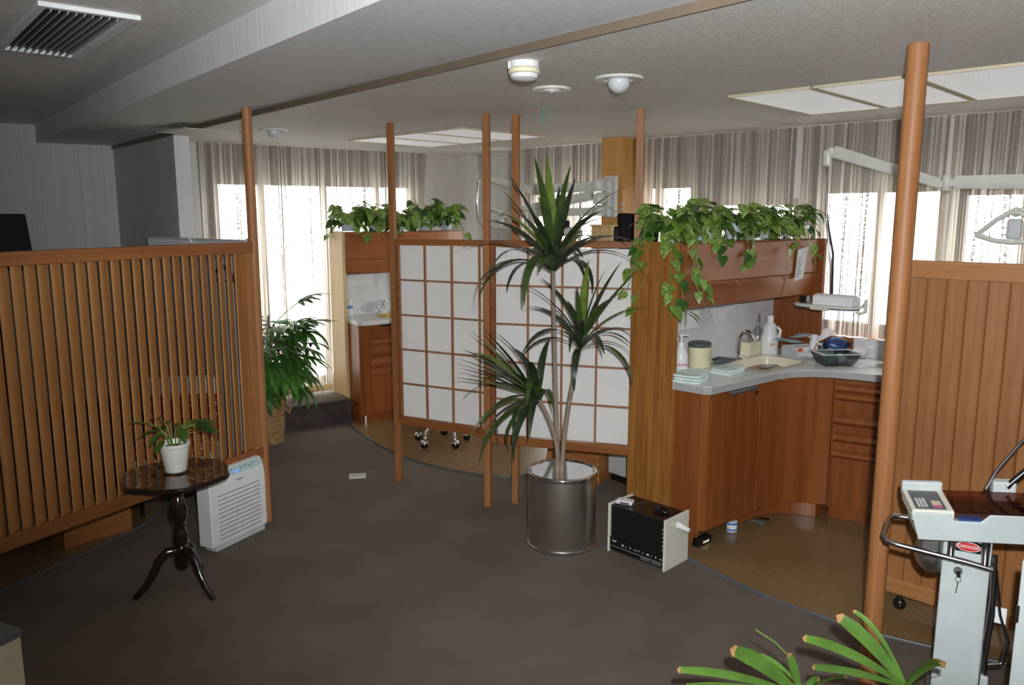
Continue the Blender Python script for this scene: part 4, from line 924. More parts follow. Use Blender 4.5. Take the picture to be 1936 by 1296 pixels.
MB().lathe([(.22, .001), (.22, .04), (.07, .07), (.06, .46)], 24).build('base', 'grey', dcx, smooth=40)
o = MB().box(-.09, .09, -.08, .08, 0, at_y(1150, 428, 5.98).z).box(-.10, .10, -.09, .09, at_y(1150, 428, 5.98).z, at_y(1150, 428, 5.98).z + .012).build('side_pedestal', 'wood_pale', bevel=.004); o.location = (at_y(1148, 440, 5.98).x, 5.98, 0); o.rotation_euler = (0, 0, R(-40)); tag(o, 'pale wooden pedestal below the dental bracket', 'pedestal')
# stool
sc_ = (at_z(792, 846, 0) + at_z(874, 847, 0)) / 2
st = thing('rolling_stool', 'chrome rolling stool base behind the left paper screen', 'stool', (sc_.x, sc_.y + .12, 0))
for i in range(5):
    a = R(-126 + 72 * i); c_, s_ = math.cos(a), math.sin(a)
    lg = MB().tube([(.03 * c_, .03 * s_, .155), (.12 * c_, .12 * s_, .15), (.175 * c_, .175 * s_, .125), (.195 * c_, .195 * s_, .065)], [.018, .016, .014, .011], 10).build('leg', 'chrome', st, smooth=60)
    MB().sphere((.20 * c_, .20 * s_, .03), .029, 12, 8).build('caster', 'blk', lg, smooth=180)
    MB().sphere((.20 * c_, .20 * s_, .042), .030, 12, 6, a0=0).build('caster_hood', 'chrome', lg, smooth=180)
MB().lathe([(.03, .11), (.035, .12), (.035, .165), (.022, .17), (.022, .45)], 16).build('column', 'chrome', st, smooth=50)
MB().lathe([(.12, .148), (.125, .153), (.12, .158)], 28).build('foot_ring', 'chrome', st, smooth=50)
MB().lathe([(.02, .44), (.16, .45), (.17, .47), (.165, .52), (.14, .535), (0, .54)], 28).build('seat', 'blkm', st, smooth=50)

# ================================================================== FLOOR THINGS
# steel bin planter and dracaena
BC = Vector((.268, 4.035, 0)); BR = .183
bn = thing('steel_bin', 'round brushed steel bin used as a plant holder', 'bin', BC)
MB().lathe([(BR - .004, .0), (BR, .012), (BR, .385), (BR - .006, .386), (BR - .006, .06), (0, .06)], 64).build('drum', 'steel', bn, smooth=40)
MB().lathe([(BR - .010, .388), (BR - .003, .386), (BR + .004, .392), (BR + .005, .402), (BR, .410), (BR - .008, .410), (BR - .010, .402)], 64).build('rim', 'chrome', bn, smooth=60)
MB().lathe([(BR - .002, .001), (BR + .006, .004), (BR + .006, .014), (BR, .018)], 64).build('foot_ring', 'chrome', bn, smooth=50)
M['drac_green'] = plain('olive green leaf', (0.045, 0.080, 0.018), 0.35, var=0.35)
M['drac_greend'] = plain('bronze green leaf', (0.030, 0.045, 0.019), 0.35, var=0.35)
M['drac_greenl'] = plain('yellow green leaf', (0.125, 0.185, 0.025), 0.35, var=0.3)
def strip_leaf(L, Wd, droop, n=8, fold=.25, tip=.12, twist=0.0, base=.35):
    mb = MB(); x = z = 0.0; a = 0.0; vs = []
    for i in range(n + 1):
        t = i / n; w = Wd * (base + (1 - base) * min(1, t * 3.2)) * (1 if t < .45 else (1 - ((t - .45) / .55) ** 1.7 * (1 - tip)))
        tw = twist * t
        vs += [(x, -w / 2 * math.cos(tw), z + fold * w / 2 + w / 2 * math.sin(tw)), (x, 0, z), (x, w / 2 * math.cos(tw), z + fold * w / 2 - w / 2 * math.sin(tw))]
        a = -droop * t ** 1.3
        x += L / n * math.cos(a); z += L / n * math.sin(a)
    fs = []
    for i in range(n): fs += [(3 * i, 3 * i + 1, 3 * i + 4, 3 * i + 3), (3 * i + 1, 3 * i + 2, 3 * i + 5, 3 * i + 4)]
    return mb.add(vs, fs)
def leafmesh(mb, name, mat): me = mb.mesh(name, 180); me.materials.append(M[mat]); return me
DL = {}
for i, dr_ in enumerate((.25, .8, 1.4, 2.0, 2.5)):
    for mt in ('green', 'greend', 'greenl'): DL[i, mt] = leafmesh(strip_leaf(1.0, .092, dr_, 10, .28, .08, .25 * (i % 2), .42), 'leaf', 'drac_' + mt)
dp = thing('dracaena', 'tall three-headed dracaena growing in the steel bin', 'plant', BC + Vector((0, 0, .0)))
MB().lathe([(.0, .0), (.09, 0), (.14, .24), (.15, .33), (.142, .335), (.135, .30), (0, .30)], 32, (0, 0, .062)).build('inner_pot', 'potw', dp, smooth=50)
MB().lathe([(0, .0), (.135, .0)], 20, (0, 0, .355)).build('soil', 'soil', dp)
rnd = random.Random(3)
for i in range(16):
    a = rnd.uniform(0, 6.28); r_ = rnd.uniform(.02, .11); lump(None, r_ * math.cos(a), r_ * math.sin(a), .352, .02, .015, .008, 'soil', 'bark_chip', '', '', i, .3, parent=dp)
PD = 4.0
def loc(p): return Vector(p) - BC
heads = [(at_y(1046, 512, PD), Vector((0, 0, 1)), .52, 36, 11), (at_y(1097, 660, PD), Vector((.12, -.1, 1)), .43, 26, 12), (at_y(1019, 757, PD), Vector((-.75, -.1, .7)), .46, 30, 13)]
cb = [at_y(1056, 925, PD), at_y(1062, 925, PD), at_y(1052, 925, PD)]
via = [at_y(1050, 720, PD), at_y(1072, 790, PD), at_y(1050, 830, PD)]
for (hp, ax, Lh, nl_, sd_), b_, v_ in zip(heads, cb, via):
    b_ = Vector((b_.x, BC.y, .36))
    ctrl = v_ * 2 - (b_ + hp) * .5
    pts = bez(b_, ctrl, hp, 16)
    MB().tube([loc(p) for p in pts], [.0135 - .004 * i / 16 + (.0012 if i % 2 else 0) for i in range(17)], 8).build('cane', 'cane', dp, smooth=60)
    rnd = random.Random(sd_); ax = ax.normalized(); px = ax.orthogonal().normalized(); py = ax.cross(px)
    for k in range(nl_):
        t = k / nl_; el = R(82 - 56 * t ** .8 + rnd.uniform(-7, 7)); az = k * 2.39996 + rnd.uniform(-.3, .3)
        d_ = (px * math.cos(az) + py * math.sin(az)) * math.cos(el) + ax * math.sin(el)
        di = min(4, max(0, int(t * 4.2 + rnd.uniform(-.6, .9))))
        mt = rnd.choice(['green', 'greend', 'greend', 'greenl' if t < .6 else 'green'])
        up = Vector((0, 0, 1)) if d_.z < .93 else -Vector((d_.x, d_.y, 0))
        if d_.z > .6: up = Vector((0, 0, 1)) * 1.0
        put(DL[di, mt], 'leaf', dp, basis(loc(hp) + ax * (-.012 + .05 * (1 - t)), d_, up, Lh * rnd.uniform(.78, 1.12)))
# humidifier
ha, hb, hd_ = at_z(1149, 1041, 0), at_z(1258, 1082, 0), at_z(1298, 1063, 0)
hl = (hb - ha).length; hdp = .20
hu = thing('humidifier', 'black box humidifier with cream side panels on the carpet', 'humidifier', ha, math.atan2((hb - ha).y, (hb - ha).x))
HH = .268
MB().box(.012, hl - .012, .006, hdp - .004, .012, HH - .012).build('body', 'blk', hu, bevel=.004)
MB().box(.012, hl - .012, .0, .006, .012, .085).build('control_panel', 'blk', hu, bevel=.002)
MB().box(.0, .012, -.006, hdp, 0, HH - .004).build('side_panel', 'cream', hu, bevel=.003)
MB().box(hl - .012, hl, -.012, hdp, 0, HH).build('side_panel', 'cream', hu, bevel=.003)
MB().box(.105, .109, .004, hdp - .02, HH - .013, HH - .0105).build('lid_gap', 'greyd', hu)
MB().tube([(hl * .72 + .035 * math.cos(R(a)) * 1.2, hdp * .5 + .02 * math.sin(R(a)), HH - .006 + .010 * math.sin(R(a / 2))) for a in range(0, 361, 30)], .007, 8).build('lid_handle', 'blk', hu, smooth=60)
MB().tube([(hl, .10, HH * .80), (hl + .01, .10, HH * .80), (hl + .065, .10, HH * .765)], [.018, .016, .011], 12).build('spout', 'whitep', hu, smooth=50)
MB().box(.03, .055, -.0012, 0, .062, .068).build('badge', 'printw', hu)
for i in range(10): MB().box(.09 + i * .026, .09 + i * .026 + (.006 if i % 3 else .014), -.0012, 0, .052, .056 if i % 2 else .060).build('mark', 'printw', hu)
for i in range(2): MB().box(hl * .58 + i * .066, hl * .58 + i * .066 + .058, -.0014, 0, .018, .033).build('sticker', 'greyd', hu)
MB().box(.014, hl - .014, -.0008, 0, .0355, .0368).build('seam', 'grey', hu)
for i in range(6): MB().box(hl - .03, hl - .022, .0048, .006, .10 + i * .022, .103 + i * .022).build('scale_mark', 'printw', hu)
rc = thing('remote_control', 'small white remote lying on the humidifier', 'remote', ha + (Matrix.Rotation(hu.rotation_euler[2], 3, 'Z') @ Vector((.06, .06, HH - .0095))), hu.rotation_euler[2] + .35)
MB().box(-.045, .045, -.028, .028, 0, .022).build('body', 'whitep', rc, bevel=.009, seg=3)
MB().box(-.02, .03, -.0295, -.028, .006, .016).build('window', 'greyd', rc)
# floor socket plate
p = at_z(676, 901, 0); fs_ = thing('floor_socket', 'square metal floor socket plate in the carpet', 'socket', p, R(10))
MB().box(-.055, .055, -.05, .05, 0, .005).build('frame', 'cream', fs_, bevel=.002)
MB().box(-.042, .042, -.036, .036, .005, .007).build('cover', 'grey', fs_, bevel=.001)
# wooden box stand and white cabinet behind the right paper screen
ba, bb = at_z(1028, 897, 0), at_z(1133, 917, 0); L_ = (bb - ba).length
ws = thing('wooden_stand', 'orange pine stand with tapered sides under the right paper screen', 'stand', ba, math.atan2((bb - ba).y, (bb - ba).x))
MB().add([Vector(v) for v in [(0, 0, 0), (L_, 0, 0), (L_ - .01, 0, .33), (.05, 0, .33), (0, .018, 0), (L_, .018, 0), (L_ - .01, .018, .33), (.05, .018, .33)]], [(0, 1, 2, 3), (7, 6, 5, 4), (0, 4, 5, 1), (1, 5, 6, 2), (2, 6, 7, 3), (3, 7, 4, 0)]).build('front_board', 'box_wood', ws)
MB().box(L_ - .02, L_ - .002, .019, .22, 0, .33).build('side_board', 'box_wood', ws)
MB().box(.04, .058, .019, .22, 0, .33).build('side_board', 'box_wood', ws)
MB().box(.03, L_, .0, .22, .331, .349).build('top_board', 'box_wood', ws)
for x_, s_ in ((.02, 1), (L_ - .012, -1)):
    for i in range(6): MB().box(x_ + s_ * .006 * i * (1 if s_ > 0 else .2), x_ + s_ * .006 * i * (1 if s_ > 0 else .2) + .008, -.001, 0, .03 + i * .05, .04 + i * .05).build('dovetail', 'wood_pale', ws)
ca_, cb_ = at_z(1150, 893, .05), at_z(1200, 910, .05)
cb_.z = ca_.z = 0; wc = thing('white_cabinet', 'low white metal cabinet half hidden behind the right paper screen', 'cabinet', ca_, math.atan2((cb_ - ca_).y, (cb_ - ca_).x))
MB().box(0, .36, 0, .14, .05, .62).build('body', 'white', wc, bevel=.004); MB().box(.01, .35, .015, .13, 0, .05).build('plinth', 'blk', wc)
MB().box(.012, .348, -.012, -.001, .06, .60).build('door', 'white', wc, bevel=.002)
# small things under the near base cabinet
p = at_z(1322, 1036, 0); rt = thing('power_strip', 'black power strip with small lights under the near cabinet', 'power strip', p + Vector((0.015, .03, 0)), KT.a)
MB().box(-.05, .07, -.02, .02, 0, .05).build('body', 'blk', rt, bevel=.008)
for i in range(4): MB().box(-.005 + i * .014, .001 + i * .014, -.0212, -.0195, .018, .030).build('light', 'led_w', rt)
p = at_z(1385, 1008, 0); bottle(Fr((p.x, p.y + .02), 0), 0, 0, .001, [(.028, 0), (.030, .004), (.030, .06), (.028, .063), (0, .064)], 'whitep', 'paper_cup', 'small white and blue tub on the floor under the near cabinet', cat='tub', bands=(('blueprint', .0306, .012, .022, 200, 340), ('blueprint', .0306, .045, .058, 190, 350)))
p = at_z(1437, 987, 0); fp = thing('foot_pedal', 'steel foot pedal under the near cabinet', 'pedal', p, KT.a - R(70))
MB().box(-.05, .03, -.03, .03, 0, .012).build('base', 'greyd', fp, bevel=.003); MB().add([Vector(v) for v in [(-.04, -.014, .014), (.05, -.018, .016), (.05, .018, .016), (-.04, .014, .014), (-.04, -.014, .02), (.05, -.018, .024), (.05, .018, .024), (-.04, .014, .02)]], [(3, 2, 1, 0), (4, 5, 6, 7), (0, 1, 5, 4), (1, 2, 6, 5), (2, 3, 7, 6), (3, 0, 4, 7)]).build('lever', 'chrome', fp)

# ================================================================== LEFT SIDE THINGS
TC_ = Vector((-1.545, 3.48, 0)); TZ = .575
tb_ = thing('pedestal_table', 'small black pedestal table with scalloped inlaid top', 'table', TC_)
n = 72
def scallop(r, k): return [(r * (1 + .035 * math.cos(6 * a + .6) + .012 * math.cos(12 * a)) * math.cos(a) * k, r * (1 + .035 * math.cos(6 * a + .6) + .012 * math.cos(12 * a)) * math.sin(a) * k) for a in [2 * math.pi * i / n for i in range(n)]]
MB().prism(scallop(.235, 1.0), TZ - .022, TZ - .002).build('table_top', 'wood_dark', tb_, smooth=40, bevel=.006)
MB().prism(scallop(.228, 1.0), TZ - .0018, TZ).build('inlay_top', 'inlay', tb_)
MB().lathe([(.10, TZ - .035), (.10, TZ - .023)], 24).build('support_plate', 'wood_dark', tb_)
prof = [(.028, .13), (.034, .15), (.030, .19), (.030, .21), (.022, .225), (.030, .24), (.034, .27), (.026, .30), (.022, .31), (.030, .325), (.022, .335), (.036, .36), (.038, .40), (.030, .44), (.020, .465), (.032, .48), (.022, .49), (.028, .505), (.024, .53), (.03, .55)]
MB().lathe(prof, 24).build('column', 'wood_dark', tb_, smooth=50)
MB().sphere((0, 0, .13), .030, 16, 8).build('finial', 'wood_dark', tb_, smooth=180)
for a in (-148, -32, 90):
    c_, s_ = math.cos(R(a)), math.sin(R(a))
    pts = [(.02 * c_, .02 * s_, .20), (.06 * c_, .06 * s_, .205), (.10 * c_, .10 * s_, .165), (.13 * c_, .13 * s_, .105), (.165 * c_, .165 * s_, .055), (.20 * c_, .20 * s_, .022), (.215 * c_, .215 * s_, .012)]
    MB().tube(pts, [.02, .022, .021, .018, .016, .014, .012], 10).build('leg', 'wood_dark', tb_, smooth=60)
pw_c = TC_ + Vector((-.005, .015, TZ))
pp_ = thing('potted_plant', 'white pot of dark pointed leaves on the pedestal table', 'plant', pw_c + Vector((0, 0, .001)))
MB().lathe([(0, .008), (.046, .006), (.048, .008), (.064, .122), (.069, .126), (.069, .14), (.064, .141), (.058, .115), (0, .113)], 36).build('pot', 'potw', pp_, smooth=40)
MB().lathe([(.055, 0), (.058, .004), (.05, .008), (0, .0075)], 30).build('saucer', 'wood_dark', pp_, smooth=40)
MB().lathe([(0, .117), (.058, .117)], 20).build('soil', 'soil', pp_)
def broad_leaf(L, Wd, droop, n=7, fold=.22):
    mb = MB(); vs = []; x = z = 0; 
    for i in range(n + 1):
        t = i / n; w = Wd * max(.02, math.sin(math.pi * min(1, t * .97 + .03) ** .8)) ** .85
        vs += [(x, -w / 2, z + fold * w / 2), (x, 0, z), (x, w / 2, z + fold * w / 2)]
        a = -droop * t; x += L / n * math.cos(a); z += L / n * math.sin(a)
    fs = []
    for i in range(n): fs += [(3 * i, 3 * i + 1, 3 * i + 4, 3 * i + 3), (3 * i + 1, 3 * i + 2, 3 * i + 5, 3 * i + 4)]
    return mb.add(vs, fs)
SL = [leafmesh(broad_leaf(.115, .036, d_), 'leaf', 'green') for d_ in (.3, .8, 1.3)] + [leafmesh(broad_leaf(.10, .05, .6), 'leaf', 'green')]
rnd = random.Random(21)
for k in range(19):
    az = k * 2.4 + rnd.uniform(-.2, .2); el = rnd.uniform(.35, 1.25); ln = rnd.uniform(.06, .125)
    if k % 5 == 0: az = rnd.uniform(-.5, .4); ln = .13
    d_ = Vector((math.cos(az) * math.cos(el), math.sin(az) * math.cos(el), math.sin(el)))
    b0 = Vector((.025 * math.cos(az), .025 * math.sin(az), .118)); tip = b0 + d_ * ln + Vector((0, 0, .015))
    st_ = MB().tube(bez(b0, b0 + Vector((0, 0, ln * .8)), tip, 5), .0022, 5).build('stem', 'stem', pp_, smooth=60)
    fd = Vector((d_.x, d_.y, .15 - .35 * rnd.random())); put(rnd.choice(SL), 'leaf', pp_, basis(tip, fd, (0, 0, 1), rnd.uniform(.8, 1.15)))
# air purifier
pa = at_z(397, 1049, 0) + Vector((.02, -.01, 0)); pb = at_z(500, 999, 0) + Vector((.02, -.01, 0)); pl_ = (pb - pa).length
ap = thing('air_purifier', 'white upright air purifier with slotted front beside the pedestal table', 'air purifier', pa, math.atan2((pb - pa).y, (pb - pa).x))
PH = .425; dpt = .095
prof = [(0, .03), (-.004, .06), (-.004, .33), (.006, .39), (.028, PH), (dpt - .01, PH), (dpt, PH - .02), (dpt, .03)]
kk = len(prof)
MB().add([Vector(v) for v in ex(0, pl_, prof)], [tuple(range(kk)), tuple(reversed(range(kk, 2 * kk)))] + [(i, (i + 1) % kk, kk + (i + 1) % kk, kk + i) for i in range(kk)]).build('case', 'whitep', ap, bevel=.006, smooth=40)
MB().box(.03, pl_ - .01, .006, dpt - .01, .002, .028).build('foot', 'grey', ap, bevel=.003)
def onface(z): return -.0045 if z < .33 else (-.004 + (z - .33) / .06 * .010 if z < .39 else .006 + (z - .39) / (PH - .39) * .022)
for i in range(11):
    z_ = .065 + i * .0235
    MB().box(.05, pl_ - .045, -.0052, -.0036, z_ - .0016, z_ + .0016).build('slot', 'greyd', ap)
tilt = math.atan2(.022, PH - .39)
cpz = .403
cm = TRS((pl_ / 2 + .01, onface(cpz) - .0015, cpz), rx=R(90) - tilt)
MB().box(-pl_ * .45, pl_ * .45, -.021, .021, 0, .0016, cm).build('control_strip', 'aqua', ap)
for x_, m_, w in ((-.155, 'led_b', .012), (-.132, 'led_g', .009), (-.01, 'led_b', .026)):
    MB().box(x_ - w / 2, x_ + w / 2, -.014, -.004, .0016, .0026, cm).build('indicator_light', m_, ap)
for i, x_ in enumerate((-.10, -.07, -.045, .02, .04, .06, .08, .10, .12, .145)): MB().box(x_, x_ + .012, -.004 + .004 * (i % 3), .0 + .004 * (i % 3), .0016, .0022, cm).build('control_mark', 'print' if i != 9 else 'orange', ap)
text('National', .013, 'print', 'lettering', ap, TRS((pl_ / 2 + .01, -.0048, .353), rx=R(90)))
# left reception: monitor on a desk, grey divider, hanger, patterned seat
dk = thing('reception_desk', 'dark reception desk hidden behind the slatted screen', 'desk', (-2.75, 4.25, 0), R(62))
MB().box(-.75, .55, -.3, .3, .70, .73).build('desk_top', 'greyd', dk); MB().box(-.73, -.70, -.28, .28, 0, .70).build('side_panel', 'greyd', dk); MB().box(.50, .53, -.28, .28, 0, .70).build('side_panel', 'greyd', dk); MB().box(-.70, .50, .25, .27, .1, .70).build('back_panel', 'greyd', dk)
mn = thing('monitor', 'black monitor back above the slatted screen at the left edge', 'monitor', (-2.66, 4.2, .731), R(32))
MB().add([Vector(v) for v in [(-.33, 0, .72), (.11, 0, .72), (.085, .02, 1.02), (-.31, .02, 1.02), (-.33, .05, .72), (.11, .05, .72), (.085, .045, 1.02), (-.31, .045, 1.02)]], [(0, 1, 2, 3), (7, 6, 5, 4), (0, 4, 5, 1), (1, 5, 6, 2), (2, 6, 7, 3), (3, 7, 4, 0)]).build('screen_shell', 'blkm', mn, bevel=.008)
MB().box(-.16, -.06, .02, .045, .0, .74).build('stand', 'blk', mn); MB().box(-.24, .02, -.1, .12, 0, .015).build('foot', 'blk', mn, bevel=.004)
MB().sphere((-.18, .03, 1.02), .015, 10, 6).build('webcam', 'blk', mn, smooth=180)
da_, db_ = at_y(326, 447, 5.35), at_y(478, 460, 4.75); da_.z = db_.z = 0; dl_ = (db_ - da_).length
gp = thing('office_divider', 'pale grey fabric divider behind the slatted screen', 'divider', da_, math.atan2((db_ - da_).y, (db_ - da_).x))
hz = at_y(400, 452, 5.05).z
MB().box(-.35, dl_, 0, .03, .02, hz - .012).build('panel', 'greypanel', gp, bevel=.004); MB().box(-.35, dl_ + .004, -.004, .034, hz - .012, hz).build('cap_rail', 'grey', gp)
for x_ in (.25, dl_ - .05): MB().tube([(x_, -.004, hz - .03), (x_, -.02, hz + .002), (x_, .01, hz + .012), (x_, .035, hz - .005)], .006, 8).build('hook', 'whitep', gp, smooth=60)
h_o = at_pl(421, 512, da_ + Vector((0, -.05, 0)), db_ + Vector((0, -.05, 0)))
hg = thing('coat_hanger', 'red-brown wooden coat hanger on the grey divider', 'hanger', h_o, math.atan2((db_ - da_).y, (db_ - da_).x))
MB().tube(bez((-.15, 0, -.07), (-.08, 0, .0), (0, 0, .03), 6) + bez((0, 0, .03), (.08, 0, 0), (.15, 0, -.07), 6)[1:], .011, 8).build('shoulder_bar', 'wood_hanger', hg, smooth=60)
MB().tube([(-.14, 0, -.062), (.14, 0, -.062)], .005, 6).build('trouser_bar', 'wood_hanger', hg)
MB().tube([(0, 0, .03), (0, 0, .08), (-.02, .008, .105), (0, .03, .11)], .004, 6).build('hook', 'chrome', hg, smooth=60)
sa_ = at_y(300, 860, 4.85); sb_ = at_y(428, 850, 4.85); sw = (sb_ - sa_).length
se = thing('patterned_seat', 'red and white patterned seat with white head cloth behind the slatted screen', 'seat', (sa_.x, 4.72, 0), R(10))
MB().box(0, sw, 0, .10, .36, .66).build('backrest', 'pattern', se, bevel=.02); MB().box(-.006, sw + .006, -.008, .108, .645, .745).build('head_cloth', 'sheet', se, bevel=.012)
MB().box(0, sw, -.40, -.005, .36, .42).build('cushion', 'pattern', se, bevel=.02); MB().box(.0, sw, -.39, .09, .25, .355).build('base', 'sheet', se)
for lx in (.04, sw - .04):
    for ly in (-.36, .06): MB().lathe([(.012, 0), (.016, .25)], 8, (lx, ly, 0)).build('leg', 'wood_dark', se)
# wicker basket and lady palm
bc_ = at_z(505, 836, 0); WR_ = .15; WH = .36
wb = thing('wicker_basket', 'round wicker basket beside the slatted screen post', 'basket', bc_)
nn = 48; vs = []; rows = 34
for j in range(rows + 1):
    for i in range(nn):
        a = 2 * math.pi * i / nn; bulge = .0035 * (1 if (i // 2 + j) % 2 else -1); r_ = WR_ * (.86 + .14 * j / rows) + bulge
        vs.append((r_ * math.cos(a), r_ * math.sin(a), WH * j / rows + .002))
MB().add(vs, [(j * nn + i, j * nn + (i + 1) % nn, (j + 1) * nn + (i + 1) % nn, (j + 1) * nn + i) for j in range(rows) for i in range(nn)] + [tuple(reversed(range(nn)))]).build('weave', 'wicker', wb, smooth=80)
MB().tube([(WR_ * math.cos(a), WR_ * math.sin(a), WH + .006 + .003 * math.sin(a * 20)) for a in [2 * math.pi * i / 48 for i in range(49)]], .011, 8).build('rim', 'wicker', wb, smooth=60)
for s_ in (-1, 1): MB().tube([(s_ * WR_ * .98, -.05, WH - .05), (s_ * (WR_ + .03), -.04, WH - .10), (s_ * (WR_ + .032), 0, WH - .13), (s_ * (WR_ + .03), .04, WH - .10), (s_ * WR_ * .98, .05, WH - .05)], .008, 8).build('handle', 'wicker', wb, smooth=60)
lp = thing('lady_palm', 'bushy lady palm with fan leaves in the wicker basket', 'plant', bc_)
MB().lathe([(0, WH - .05), (WR_ - .012, WH - .05)], 24).build('soil', 'soil', lp)
def fan(L, nlf, spread, droop, seed):
    rnd = random.Random(seed); mb = MB()
    for i in range(nlf):
        a = (i / (nlf - 1) - .5) * spread; sub = strip_leaf(L * (1 - .25 * abs(i / (nlf - 1) - .5) * 2) * rnd.uniform(.9, 1.05), .044, droop * rnd.uniform(.8, 1.3), 6, .3, .25, 0, .4)
        m = Matrix.Rotation(a, 4, 'Z') @ Matrix.Rotation(rnd.uniform(-.15, .15), 4, 'Y')
        mb.add([m @ Vector(v) for v in sub.v], sub.f)
    return mb
FN = [leafmesh(fan(.25, 7, 2.5, d_, i), 'leaf', m_) for i, (d_, m_) in enumerate(((.5, 'greenp'), (.9, 'greenp'), (1.3, 'greenp2'), (.7, 'greenp2')))]
rnd = random.Random(5)
for k in range(5):
    a = k * 1.26; MB().tube(bez((.04 * math.cos(a), .04 * math.sin(a), WH - .05), (.05 * math.cos(a), .05 * math.sin(a), .7), (.10 * math.cos(a), .10 * math.sin(a), .92 + .06 * (k % 2)), 8), .009, 7).build('cane', 'cane', lp, smooth=60)
for k in range(105):
    az = k * 2.4 + rnd.uniform(-.3, .3); zz = .55 + .40 * rnd.random(); el = rnd.uniform(-.25, .45) + (zz - .74) * 1.9
    o_ = Vector((.07 * math.cos(az), .07 * math.sin(az), zz - .06)); d_ = Vector((math.cos(az) * math.cos(el), math.sin(az) * math.cos(el), math.sin(el)))
    pl2 = rnd.uniform(.03, .30); tip = o_ + d_ * pl2
    MB().tube(bez(o_, o_ + d_ * pl2 * .5 + Vector((0, 0, .03)), tip, 4), .003, 5).build('petiole', 'stem', lp, smooth=60)
    put(rnd.choice(FN), 'leaf', lp, basis(tip, d_ - Vector((0, 0, .25)), (0, 0, 1), rnd.uniform(.8, 1.1)))
for k in range(7):
    az = k * .9; d_ = Vector((math.cos(az), math.sin(az), .55)); put(FN[0], 'leaf', lp, basis((.06 * math.cos(az), .06 * math.sin(az), WH - .03), d_, (0, 0, 1), .45))

# ================================================================== TRAILING POTHOS ROWS
def heart(L, Wd, droop):
    outline = [(0, .05), (-.045, .20), (-.03, .34), (.07, .45), (.22, .49), (.38, .455), (.55, .365), (.72, .24), (.87, .105), (1.0, 0)]
    mb = MB(); vs = []; 
    for x, w in outline:
        a = droop * x; zz = -.5 * droop * x * x * L
        vs += [(x * L, -w * Wd, zz + .18 * w * Wd), (max(0, x) * L, 0, zz), (x * L, w * Wd, zz + .18 * w * Wd)]
    fs = []
    for i in range(len(outline) - 1): fs += [(3 * i, 3 * i + 1, 3 * i + 4, 3 * i + 3), (3 * i + 1, 3 * i + 2, 3 * i + 5, 3 * i + 4)]
    return mb.add(vs, fs)
HT = [leafmesh(heart(.085, .072, d_), 'leaf', m_) for d_, m_ in ((.3, 'pothos'), (.8, 'pothos'), (.5, 'greenl'), (.6, 'green'), (.9, 'pothos'))]
def pothos(fr, x, y, z, label, group, seed, vines, nleaf, scale=1.0, hang=.15, pr=.052, dirs=None, up=.10):
    rnd = random.Random(seed)
    r = frt(fr, 'trailing_plant', label, 'plant', x, y, z + .001, 0, group)
    MB().lathe([(pr * .8, 0), (pr * .98, .085), (pr * 1.04, .088), (pr * 1.04, .096), (pr * .93, .096), (pr * .9, .075), (0, .075)], 40, rib=.03, ribs=1).build('pot', 'bluewhite', r, smooth=25)
    for k in range(vines):
        az = rnd.uniform(0, 6.28) if not dirs else rnd.choice(dirs) + rnd.uniform(-.5, .5)
        out = rnd.uniform(.08, .17); h = rnd.uniform(.02, up); fall = rnd.uniform(-.02, hang)
        c_, s_ = math.cos(az), math.sin(az)
        p0 = Vector((.02 * c_, .02 * s_, .08)); p1 = Vector((.6 * out * c_, .6 * out * s_, .11 + h * 1.4)); p2 = Vector((out * c_, out * s_, .09 + h - fall))
        pts = bez(p0, p1, p2, 7)
        if fall > .08: pts += [p2 + Vector((.012 * c_ * i, .012 * s_ * i + .006 * math.sin(i), -.035 * i)) for i in range(1, int(fall / .05) + 1)]
        v_ = MB().tube(pts, .0024, 5).build('vine', 'stem', r, smooth=60)
        for i in range(nleaf):
            t = (i + .6) / nleaf; idx = min(len(pts) - 2, int(t * (len(pts) - 1))); p = pts[idx]
            tang = (pts[idx + 1] - pts[idx]).normalized(); sd_ = Vector((-s_, c_, 0)) * (1 if (i + k) % 2 else -1)
            d_ = tang * .35 + sd_ * rnd.uniform(.2, .9) + Vector((c_ * .45, s_ * .45, rnd.uniform(-.75, .35)))
            pet = p + d_.normalized() * rnd.uniform(.012, .035)
            put(rnd.choice(HT), 'leaf', r, basis(pet, d_, Vector((0, 0, 1)) + Vector((rnd.uniform(-.5, .5), rnd.uniform(-.9, .1), 0)), scale * rnd.uniform(.65, 1.15)))
    return r
M['bluewhite'] = plain('pale blue white planter', (0.60, 0.68, 0.76), 0.4)
lab = ['trailing plant at the end panel with the longest hanging vines', 'trailing plant second from the end panel on the near cabinet', 'trailing plant in the middle of the near cabinet top', 'trailing plant second from the window on the near cabinet', 'trailing plant at the window end of the near cabinet']
for i, x_ in enumerate((.035, .34, .62, .90, 1.20)):
    pothos(KT, x_, .30, 1.607, lab[i], 'trailing plants on the near cabinet', 40 + i, 24 if i else 30, 5, 1.0, .20 if i else .36, dirs=None if i else [-1.5, -2.2, 3.0, -1.0, 2.4], up=.10)
# long separate vines from the first pot
lab = ['trailing plant at the pale end panel of the far cabinet', 'trailing plant second from the pale end panel', 'trailing plant in the middle of the far cabinet top', 'trailing plant second from the corner on the far cabinet', 'trailing plant nearest the corner on the far cabinet']
for i, x_ in enumerate((.08, .33, .58, .82, 1.06)):
    pothos(GF, x_, .345, 1.607, lab[i], 'trailing plants on the far cabinet', 60 + i, 17, 5, 1.15, .14, pr=.062, up=.12 if i < 3 else .17, dirs=[-1.57, -2.3, -.8, 3.0, .1])

